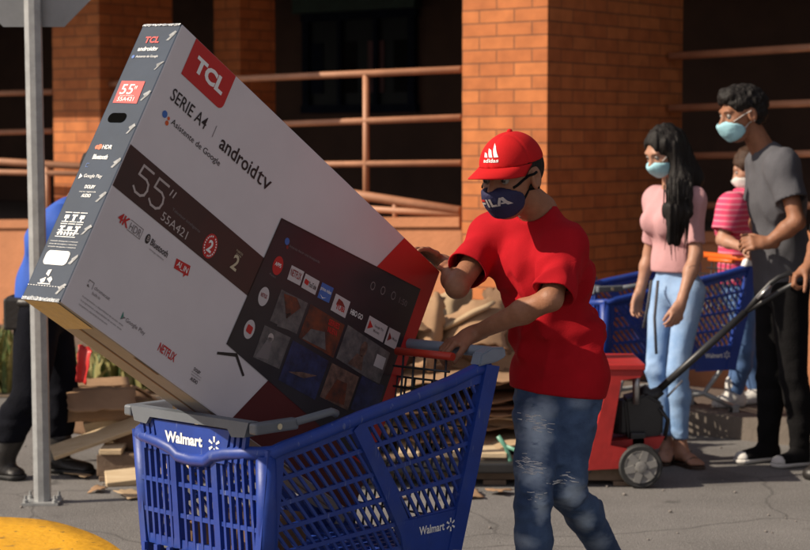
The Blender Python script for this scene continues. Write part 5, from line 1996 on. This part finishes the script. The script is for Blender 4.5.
def guard():
    Y = 8.4
    hd = Head(q3(104, 176, Y), (.86, -.20, -.35), (.1, 0, 1), 1.03)
    fig = Figure(head=hd, neck=q3(78, 202, Y + .02), chest=q3(55, 243, Y + .03), pelvis=q3(42, 310, Y + .05), fwd=(.93, -.15, 0),
                 sh=(q3(64, 222, Y + .22), q3(62, 224, Y - .17)), el=(q3(90, 266, Y + .24), q3(80, 272, Y - .22)), wr=(q3(118, 250, Y + .18), q3(114, 262, Y - .16)),
                 hip=(q3(50, 318, Y + .14), q3(38, 318, Y - .04)), kn=(q3(62, 396, Y + .12), q3(30, 394, Y - .10)), an=(q3(57, 461, Y + .10), q3(4, 457, Y - .05)), build=1.0, limb=1.0)
    o = nv((fig.pelvis[0], Y, 0))
    hands = [fingers(fig.wr[i], (.9, 0, .1), (0, 0, -1), (.1, (-1, 1)[i], 0), (.4, .6, .5), 1.0) for i in (0, 1)]
    t = person('guard in blue shirt, black trousers and black boots stooping behind the tall carton', o, fig, hands, 'skin_brown', None, .008, .005)
    skull = hd.skull()
    garment('face_mask', mask_f(hd, skull, .008), .006, 'mask_blue', t, o, 2)
    eyes(hd, t, o)
    hf = carve(ruffle(ell(hd.w(0, -.018, .035), nv((.080, .10, .085)) * 1.03, hd.A), lambda p: -.006 * vnoise(p * 50)), [hd.e((0, .09, -.02), (.075, .07, .075)), hd.e((.08, .01, -.02), (.03, .035, .045)), hd.e((-.08, .01, -.02), (.03, .035, .045))], .01)
    garment('hair', hf, .006, 'hair', t, o, 0)
    f = top_garment(fig, .016, .01, (.95, .95), ((0, 0, P(50, 305, Y).z), (0, 0, 1)), ((.066, .062),) * 2, .066, (.012, 12), 9)
    garment('shirt', f, .008, 'guard_blue', t, o)
    bm = NB()
    a, e = nv(fig.sh[1]), nv(fig.el[1])
    c = a + (e - a) * .25
    ax = unit(e - a)
    s1 = unit(np.cross(ax, (0, 1, 0)))
    s2 = np.cross(ax, s1)
    add_tube(bm, [V(*(c + (s1 * math.cos(k) + s2 * math.sin(k)) * .072 - o)) for k in [j * 2 * math.pi / 20 for j in range(21)]], .014, 6, cap=False, flat=.5)
    obj('arm_band', bm, M['guard_navy'], t)
    garment('trousers', trousers(fig, .020, P(50, 298, Y).z, .17, (.013, 13), 6), .008, 'guard_navy', t, o)
    bm = NB()
    hb = nv(fig.pelvis) + nv((0, 0, .045))
    add_tube(bm, [V(*(hb + nv((math.cos(k) * .138, math.sin(k) * .165, 0)) - o)) for k in [j * 2 * math.pi / 24 for j in range(25)]], .022, 8, cap=False)
    add_box(bm, V(*(hb + nv((-.10, -.13, -.05)) - o)), (.08, .06, .14), bev=.01)
    obj('belt', bm, M['boot'], t)
    for i, toe in ((0, q3(92, 474, Y + .04)), (1, q3(22, 474, Y - .09))):
        an = nv(fig.an[i])
        toe = nv(toe)
        toe[2] = 0
        f = union([shoe_f(an, toe, .047), (cap(an + nv((0, 0, .0)), an + (nv(fig.kn[i]) - an) * .35, .050, .058), .02)], .02)
        b_ = garment('boot', cut(f, [((0, 0, .024), (0, 0, 1))]), .007, 'boot', t, o)
        garment('sole', cut(grow(f, .005), [((0, 0, .002), (0, 0, 1)), ((0, 0, .0245), (0, 0, -1))]), .007, 'rubber', b_, o)
    return t
guard()

def jack_puller():
    Y = 8.30
    hd = Head(q3(858, 120, Y), (.8, .45, -.1), (0, 0, 1), 1.0)
    fig = Figure(head=hd, neck=q3(852, 158, Y), chest=q3(852, 205, Y), pelvis=q3(850, 290, Y), fwd=(.9, .4, 0),
                 sh=(q3(836, 178, Y + .17), q3(866, 178, Y - .18)), el=(q3(822, 236, Y + .12), q3(880, 240, Y - .22)), wr=(q3(808, 268, Y - .02), q3(884, 290, Y - .2)),
                 hip=(q3(843, 296, Y + .09), q3(858, 296, Y - .09)), kn=(q3(836, 384, Y + .08), q3(872, 380, Y - .08)), an=(q3(822, 462, Y + .06), q3(884, 462, Y - .08)), build=1.0, limb=1.0)
    o = nv((fig.pelvis[0], Y, 0))
    hands = [fingers(fig.wr[0], (-.80, -.15, -.45), (.45, .1, -.9), (0, -1, 0), (.9, 1.1, .8), 1.0, (.6, .6, .6)), straight_hand(fig, 1)]
    t = person('person in black at the right edge, one hand holding the pallet truck handle', o, fig, hands, 'skin_brown', None, .009, .005)
    hf = ruffle(union([ell(hd.w(0, -.03, .035), (.08, .09, .085), hd.A)], .02), lambda p: -.006 * vnoise(p * 50))
    garment('hair', hf, .007, 'hair', t, o, 0)
    f = top_garment(fig, .018, .01, (.98, .98), ((0, 0, P(850, 290, Y).z), (0, 0, 1)), ((.066, .060),) * 2, .066, (.012, 12), 12)
    garment('shirt', f, .009, 'black_cloth', t, o)
    garment('trousers', trousers(fig, .016, P(850, 284, Y).z, .06, (.010, 14), 13), .009, 'black_cloth', t, o)
    for i, toe in ((0, q3(806, 474, Y + .02)), (1, q3(910, 474, Y - .1))):
        toe = nv(toe)
        toe[2] = 0
        garment('boot', cut(shoe_f(fig.an[i], toe, .047), [((0, 0, .002), (0, 0, 1))]), .008, 'boot', t, o)
    return t
jack_puller()

# ------------------------------------------------------------------ pallet truck
def pallet_truck():
    o = G(641, 489)
    t = thing('pallet_truck', 'red hand pallet truck with black pump and long handle, beside the woman in pink', 'pallet truck', o)
    def L(px, py, Y): return P(px, py, Y) - o
    Y = o.y
    # frame
    bm = NB()
    for dy in (.02, .40):
        add_prism(bm, [L(612, 368, Y) + V(0, dy, 0), L(645, 367, Y) + V(0, dy, 0), L(641, 378, Y) + V(0, dy, 0), L(622, 381, Y) + V(0, dy, 0), L(611, 446, Y) + V(0, dy, 0), L(628, 450, Y) + V(0, dy, 0), L(626, 469, Y) + V(0, dy, 0), L(588, 471, Y) + V(0, dy, 0), L(590, 458, Y) + V(0, dy, 0)], V(0, .016, 0))
    a, b_ = L(602, 365, Y), L(646, 365, Y)
    add_box(bm, ((a.x + b_.x) / 2, .22, a.z - .012), (b_.x - a.x, .42, .028), bev=.006)
    add_box(bm, ((a.x + b_.x) / 2 + .035, .22, a.z - .040), ((b_.x - a.x) * .6, .30, .03))
    q = [L(611, 376, Y), L(620, 376, Y), L(600, 466, Y), L(592, 466, Y)]
    add_prism(bm, [v + V(0, .04, 0) for v in q], V(0, .36, 0))
    q = [L(600, 446, Y), L(668, 440, Y), L(662, 452, Y), L(600, 462, Y)]
    add_prism(bm, [v + V(0, .10, 0) for v in q], V(0, .24, 0))
    obj('frame', fix(bm), M['jack_red'], t)
    for dy in (.02, .29):
        bm = NB()
        add_box(bm, (-.85, dy + .08, .085), (1.28, .15, .045), bev=.008)
        f = obj('fork', bm, M['black_paint'], t)
        bm = NB()
        add_lathe(bm, [(.036, -.04), (.038, -.036), (.038, .036), (.036, .04)], (-1.35, dy + .08, .038), (0, 1, 0), 16)
        obj('roller', bm, M['rubber'], f)
    # pump
    bm = NB()
    q = [L(628, 404, Y), L(650, 398, Y), L(668, 408, Y), L(667, 440, Y), L(655, 449, Y), L(632, 446, Y)]
    add_prism(bm, [v + V(0, .13, 0) for v in q], V(0, .17, 0))
    bmesh.ops.bevel(bm, geom=bm.edges[:], offset=.012, segments=2, affect='EDGES')
    add_lathe(bm, [(.045, 0), (.05, .01), (.05, .12), (.04, .15)], L(628, 440, Y) + V(0, .2, 0), (0, 0, 1), 18)
    add_tube(bm, [L(612, 385, Y) + V(0, .18, 0), L(620, 430, Y) + V(0, .18, 0)], .03, 8)
    add_tube(bm, [L(664, 412, Y) + V(0, .12, 0), L(672, 424, Y) + V(0, .12, 0), L(668, 444, Y) + V(0, .12, 0)], .010, 8)
    pu = obj('pump', fix(bm), M['black_paint'], t)
    bm = NB()
    add_tube(bm, [L(639.5, 372, Y) + V(0, .12, 0), L(639.5, 408, Y) + V(0, .12, 0)], .016, 12)
    obj('piston', bm, M['chrome'], pu)
    # steering wheels
    c0 = L(641, 467.5, Y)
    for dy in (.0, .26):
        bm = NB()
        c = V(c0.x, dy + .03, .0955)
        add_lathe(bm, [(.064, -.0255), (.088, -.028), (.0945, -.018), (.0945, .018), (.088, .028), (.070, .026)], c, (0, 1, 0), 32)
        wl_ = obj('wheel', fix(bm), M['rubber'], t)
        bm = NB()
        add_lathe(bm, [(.060, -.0275), (.0700, -.0300), (.0705, .022), (.066, .022)], c, (0, 1, 0), 32)
        add_lathe(bm, [(.012, -.040), (.024, -.038), (.027, -.029), (.027, .02)], c, (0, 1, 0), 20)
        for k in range(6):
            a_ = k * math.pi / 3 + .25
            d = V(math.cos(a_), 0, math.sin(a_))
            s_ = V(-math.sin(a_), 0, math.cos(a_))
            add_prism(bm, [c + d * .024 - s_ * .017 + V(0, -.0345, 0), c + d * .070 - s_ * .013 + V(0, -.0345, 0), c + d * .070 + s_ * .013 + V(0, -.0345, 0), c + d * .024 + s_ * .017 + V(0, -.0345, 0)], V(0, .02, 0))
        obj('hub', fix(bm), M['jack_grey'], wl_)
    bm = NB()
    add_tube(bm, [V(c0.x, .0, .0955), V(c0.x, .32, .0955)], .014, 10)
    add_box(bm, (c0.x, .16, .17), (.07, .12, .12), bev=.01)
    obj('axle', bm, M['black_paint'], t)
    # handle
    bm = NB()
    A0, A1 = L(657, 402, Y + .02) + V(0, .18, 0), L(753, 316, Y + .02) + V(0, .18, 0)
    add_tube(bm, [L(644, 404, Y) + V(0, .2, 0), L(652, 398, Y) + V(0, .2, 0), A0, L(668, 396, Y) + V(0, .2, 0)], [.028, .036, .034, .022], 12)
    add_tube(bm, [A0, A1], .0165, 12)
    loop = [A1, L(766, 299, Y) + V(0, .17, 0), L(778, 286, Y) + V(0, .165, 0), L(786, 280, Y) + V(0, .16, 0), L(797, 276, Y) + V(0, .16, 0), L(803, 280, Y) + V(0, .16, 0), L(800, 287, Y) + V(0, .16, 0), L(788, 294, Y) + V(0, .165, 0), L(772, 304, Y) + V(0, .17, 0), A1]
    add_tube(bm, loop, .0115, 10)
    h = obj('handle', fix(bm), M['black_paint'], t)
    bm = NB()
    add_tube(bm, [L(764, 302, Y) + V(0, .155, 0), L(777, 288, Y) + V(0, .15, 0)], .006, 8)
    add_tube(bm, [L(672, 402, Y) + V(0, .16, 0), L(688, 385, Y) + V(0, .16, 0)], .005, 8)
    obj('release_lever', bm, M['chrome'], h)
pallet_truck()

# ------------------------------------------------------------------ pallets, boards and cardboard
def board(bm, c, L_, W_, T_, rz=0, mi=0, M3=None):
    add_box(bm, c, (L_, W_, T_), M3 or Matrix.Rotation(rz, 3, 'Z'), mi, .003)
def pallet(label, loc, rz, L_=1.2, W_=1.0, m='wood'):
    t = thing('wooden_pallet', label, 'pallet', loc, rz, 'wooden pallets on the road')
    rg = random.Random(int(loc[0] * 100))
    for k in range(3):
        bm = NB()
        board(bm, (0, -W_ / 2 + .05 + k * (W_ - .10) / 2, .070), L_, .09, .094)
        obj('stringer', bm, M['wood_dark'], t)
    for k in range(7):
        bm = NB()
        board(bm, (-L_ / 2 + .06 + k * (L_ - .12) / 6, 0, .1305), .105 + rg.uniform(-.012, .012), W_ + .02, .022, rg.uniform(-.01, .01))
        obj('deck_board', bm, M[m], t)
    for k in range(3):
        bm = NB()
        board(bm, (-L_ / 2 + .06 + k * (L_ - .12) / 2, 0, .0115), .10, W_ + .015, .022)
        obj('bottom_board', bm, M['wood_dark'], t)
    return t
pallet('pale wooden pallet under the cardboard, behind the legs of the man in red', (.42, 8.75, 0), R(-3), 1.25, 1.1)
pallet('pale wooden pallet under the leaning boards, left of the front of the cart', (-.85, 8.80, 0), R(2), 1.05, 1.0)

def wsheet(bm, p00, p10, p11, p01, bend=0, nz=.01, th=.006, n_=14, seed=0, mi=0, fr=5, edge=0):
    """a bent cardboard sheet between four corners"""
    p00, p10, p11, p01 = (V(*p) for p in (p00, p10, p11, p01))
    nr = (p10 - p00).cross(p01 - p00).normalized()
    pts = np.array([[(p00.lerp(p10, i / n_)).lerp(p01.lerp(p11, i / n_), j / n_) for j in range(n_ + 1)] for i in range(n_ + 1)]).reshape(-1, 3)
    dn = vnoise(pts * fr + seed * 7.3) * nz + vnoise(pts * fr * 2.7 + seed) * nz * .35
    vt, vb = [], []
    rg = random.Random(seed)
    for k, p in enumerate(pts):
        i, j = divmod(k, n_ + 1)
        b_ = bend * math.sin(math.pi * i / n_)
        q = V(*p) + nr * (dn[k] + b_)
        if edge and (i in (0, n_) or j in (0, n_)): q += V(rg.uniform(-1, 1), rg.uniform(-1, 1), rg.uniform(-1, 1)) * edge
        vt.append(bm.verts.new(q + nr * th / 2))
        vb.append(bm.verts.new(q - nr * th / 2))
    W_ = n_ + 1
    fs = []
    for i in range(n_):
        for j in range(n_):
            a, b_, c, d = i * W_ + j, (i + 1) * W_ + j, (i + 1) * W_ + j + 1, i * W_ + j + 1
            fs.append(bm.faces.new((vt[a], vt[b_], vt[c], vt[d])))
            fs.append(bm.faces.new((vb[d], vb[c], vb[b_], vb[a])))
    for i in range(n_):
        for a, b_ in ((i * W_, (i + 1) * W_), ((i + 1) * W_ + n_, i * W_ + n_), (i + 1, i), (n_ * W_ + i, n_ * W_ + i + 1)):
            fs.append(bm.faces.new((vt[b_], vt[a], vb[a], vb[b_])))
    for f in fs:
        f.smooth = True
        f.material_index = mi
rg = random.Random(21)
# the stack of flattened cardboard on the pallet behind the cart
z = .146
colours = ['card', 'card_dark', 'card', 'card_pale', 'card_dark']
for k in range(9):
    L_, W_ = rg.uniform(.75, 1.20), rg.uniform(.70, .95)
    c = V(.30 + rg.uniform(-.10, .10), 8.86 + rg.uniform(-.06, .06), z + .010)
    t_ = rg.uniform(.012, .020)
    rot = Matrix.Rotation(rg.uniform(-.45, .45), 3, 'Z')
    q = [c + rot @ V(sx * L_ / 2, sy * W_ / 2, rg.uniform(-.012, .030)) for sx, sy in ((-1, -1), (1, -1), (1, 1), (-1, 1))]
    bm = NB()
    wsheet(bm, *q, rg.uniform(-.03, .03), .022, .006, 14, k + 2, 0, 4, .010)
    tag(obj('cardboard_sheet', bm, M[colours[rg.randrange(5)]]), 'brown flattened cardboard sheet in the stack on the pallet behind the cart', 'cardboard', 'flattened cardboard stacked behind the cart')
    z += t_ + .014
ZT = z
def sheet_thing(label, quad, m, **k):
    bm = NB()
    wsheet(bm, *quad, **k)
    return tag(obj('cardboard_sheet', bm, M[m]), label, 'cardboard')
sheet_thing('big bent brown cardboard sheet with a curled pale upper edge, behind the raised arm', (P(432, 362, 8.75), P(508, 352, 8.70), P(503, 300, 8.95), P(428, 338, 8.95)), 'card', bend=.06, nz=.03, th=.007, seed=4, edge=.010)
sheet_thing('pale crumpled cardboard sheet standing behind the bent brown sheet', (P(440, 352, 9.1), P(475, 346, 9.1), P(470, 288, 9.2), P(438, 296, 9.2)), 'card_pale', bend=.03, nz=.05, th=.006, seed=6, fr=8, edge=.014)
sheet_thing('dark upright cardboard flap beside the hip of the man in red', (P(484, 352, 8.95), P(520, 356, 8.9), P(519, 286, 9.05), P(482, 290, 9.1)), 'card_dark', bend=.02, nz=.03, th=.006, seed=9, edge=.012)
sheet_thing('ragged brown cardboard strip hanging beside the red corner of the carton', (P(415, 372, 8.72), P(436, 372, 8.72), P(446, 298, 8.85), P(424, 304, 8.9)), 'card', bend=.05, nz=.04, th=.006, seed=12, fr=9, edge=.016)
sheet_thing('pale cardboard sheet lying across the front of the pallet below the stack', (P(472, 452, 8.3), P(560, 446, 8.3), P(556, 424, 8.75), P(478, 430, 8.8)), 'card_pale', bend=.01, nz=.015, th=.006, seed=14, edge=.008)
# curled pale rim of the big sheet is its own roll of board
bm = NB()
pts = [P(437, 331, 8.88), P(447, 327, 8.84), P(460, 320, 8.82), P(474, 312, 8.82), P(486, 307, 8.84), P(494, 302, 8.86)]
add_tube(bm, pts, [.012, .024, .028, .027, .024, .016], 10, flat=.55)
tag(obj('cardboard_roll', bm, M['card_pale']), 'pale rolled strip of cardboard along the edge of the big bent sheet', 'cardboard')
def carton_open(label, c, size, rz, tilt, m, seed):
    t = thing('open_carton', label, 'box', c, rz)
    t.rotation_euler = (tilt, 0, rz)
    x, y, h_ = (v / 2 for v in size)
    h_ *= 2
    for k, q in enumerate((((-x, -y, 0), (x, -y, 0), (x, -y, h_), (-x, -y, h_)), ((x, y, 0), (-x, y, 0), (-x, y, h_), (x, y, h_)), ((x, -y, 0), (x, y, 0), (x, y, h_), (x, -y, h_)), ((-x, y, 0), (-x, -y, 0), (-x, -y, h_), (-x, y, h_)))):
        bm = NB()
        wsheet(bm, *q, 0, .008, .006, 8, seed + k, 0, 6, .003)
        obj('side', bm, M[m], t)
    rg = random.Random(seed)
    for k, (a, b_, d) in enumerate((((-x, -y, h_), (x, -y, h_), V(0, -1, 0)), ((x, -y, h_), (x, y, h_), V(1, 0, 0)), ((-x, y, h_), (-x, -y, h_), V(-1, 0, 0)), ((x, y, h_), (-x, y, h_), V(0, 1, 0)))):
        g_ = d * .14 + V(0, 0, rg.uniform(-.10, .10))
        bm = NB()
        wsheet(bm, a, b_, V(*b_) + g_, V(*a) + g_, 0, .008, .006, 8, seed + 9 + k, 0, 6, .006)
        obj('flap', bm, M[m], t)
    bm = NB()
    add_box(bm, (0, 0, .004), (2 * x - .012, 2 * y - .012, .006))
    obj('bottom', bm, M[m], t)
    return t
carton_open('open brown carton with torn flaps lying on the boards, left of the cart', P(100, 420, 8.62), (.30, .26, .15), R(12), R(-6), 'card', 31)
carton_open('small crushed carton on the cardboard stack, half hidden by the screen picture', P(370, 362, 9.0), (.42, .34, .24), R(-20), R(4), 'card_dark', 41)
def plank(label, pa, pb, wd, th, m, up=(0, -.45, 1)):
    d = (pb - pa)
    L_ = d.length
    d.normalize()
    s = d.cross(V(*up)).normalized()
    n_ = s.cross(d)
    bm = NB()
    board(bm, (pa + pb) / 2, L_, wd, th, M3=Matrix((d, -s, n_)).transposed())
    return tag(obj('wooden_board', bm, M[m]), label, 'board', 'loose boards left of the cart')
plank('long pale wooden board slanting down to the left, lowest of the loose boards', P(52, 453, 8.38), P(170, 412, 8.50), .10, .020, 'wood')
plank('short pale wooden beam under the open carton', P(84, 424, 8.55), P(176, 402, 8.60), .09, .05, 'wood')
plank('pale wooden board lying on the road beside the cart front', P(106, 484, 8.20), P(190, 474, 8.28), .10, .075, 'wood')
plank('dark weathered board under the leaning pale boards', P(112, 447, 8.60), P(190, 436, 8.62), .12, .04, 'wood_dark')
sheet_thing('torn brown cardboard lying behind the open carton, left of the cart', (P(70, 418, 8.85), P(150, 430, 8.85), P(152, 392, 9.0), P(84, 384, 9.0)), 'card_dark', bend=.03, nz=.03, th=.006, seed=22, edge=.012)
# contents of the cart seen through the lattice
for k, (x, y, sx, sy, h_, m, lab) in enumerate(((.20, .30, .26, .22, .12, 'card_dark', 'small brown carton lying in the front of the loaded cart'), )):
    bm = NB()
    add_box(bm, CP(x, y, .36 + h_ / 2), (sx, sy, h_), Matrix.Rotation(GAM + .2, 3, 'Z'), bev=.004)
    tag(obj('small_carton', bm, M[m]), lab, 'box')
# green strap on the pallet
bm = NB()
pts = [P(498, 436, 8.20), P(506, 447, 8.20), P(511, 462, 8.19), P(508, 470, 8.19)]
add_tube(bm, pts, .010, 6, flat=.3, up=(0, -1, 0))
add_tube(bm, [P(506, 446, 8.20), P(520, 452, 8.19), P(534, 458, 8.18)], .008, 6, flat=.3, up=(0, -1, 0))
tag(obj('packing_strap', bm, M['strap_green']), 'loose green packing strap on the edge of the pallet', 'strap')
# red cloth held by the guard
bm = NB()
wsheet(bm, P(78, 345, 8.25), P(92, 350, 8.25), P(86, 385, 8.25), P(76, 382, 8.25), .02, .02, .006, 8, 3, 0, 8, .004)
tag(obj('red_cloth', bm, M['ink_red']), 'red cloth hanging below the carton beside the guard', 'cloth')
# litter on the road
rg = random.Random(8)
bm = NB()
for k in range(160):
    x, y = rg.uniform(-3, 3.4), rg.uniform(7.0, 9.3)
    r_ = rg.uniform(.003, .010)
    bmesh.ops.create_icosphere(bm, subdivisions=1, radius=r_, matrix=Matrix.Translation((x, y, r_ * .6)) @ Matrix.Diagonal((1, rg.uniform(.6, 1.4), .7, 1)))
tag(obj('gravel', bm, M['gravel']), kind='stuff')

# scraps lying about the pallets
rg = random.Random(15)
for k, (px, py) in enumerate(((98, 492), (132, 497), (500, 494), (548, 492), (470, 496), (575, 498), (392, 500), (78, 478))):
    c = G(px, py)
    a_ = rg.uniform(0, 3.1)
    l_, w_ = rg.uniform(.03, .09), rg.uniform(.015, .05)
    u_, v_ = V(math.cos(a_), math.sin(a_), 0), V(-math.sin(a_), math.cos(a_), 0)
    bm = NB()
    q = [c + u_ * sx * l_ + v_ * sy * w_ + V(0, 0, .006 + rg.uniform(0, .018)) for sx, sy in ((-1, -1), (1, -1), (1, 1), (-1, 1))]
    wsheet(bm, *q, .004, .004, .003, 6, 50 + k, 0, 9, .004)
    tag(obj('cardboard_scrap', bm, M[('card', 'card_pale')[k % 2]]), 'small torn scrap of cardboard on the road in front of the pallets', 'scrap', 'cardboard scraps on the road')

# more loose cardboard heaped on and against the stacks
rg = random.Random(77)
for k, (px, py, Y, wd, hh, m) in enumerate(((78, 432, 8.75, .30, .16, 'card_dark'), (120, 440, 8.7, .34, .10, 'card'), (146, 452, 8.5, .30, .08, 'card_dark'), (500, 398, 8.8, .40, .22, 'card_dark'), (505, 428, 8.55, .36, .12, 'card'), (455, 360, 8.9, .45, .20, 'card_dark'), (492, 372, 8.85, .40, .14, 'card'), (560, 440, 8.45, .40, .12, 'card_dark'))):
    c = P(px, py, Y)
    a_ = rg.uniform(-.35, .35)
    u_ = V(math.cos(a_), rg.uniform(-.3, .3), math.sin(a_) * .6) * wd / 2
    v_ = V(rg.uniform(-.1, .1), rg.uniform(.15, .5), rg.uniform(.4, 1)).normalized() * hh
    lowest = min((c - u_).z, (c + u_).z)
    if lowest < .02: c.z += .02 - lowest
    bm = NB()
    wsheet(bm, c - u_, c + u_, c + u_ * .95 + v_, c - u_ * .9 + v_, rg.uniform(-.04, .04), .03, .006, 12, 90 + k, 0, 7, .010)
    tag(obj('cardboard_sheet', bm, M[m]), 'bent brown piece of loose cardboard in the heaps behind the loaded cart', 'cardboard', 'loose cardboard heaped behind the cart')
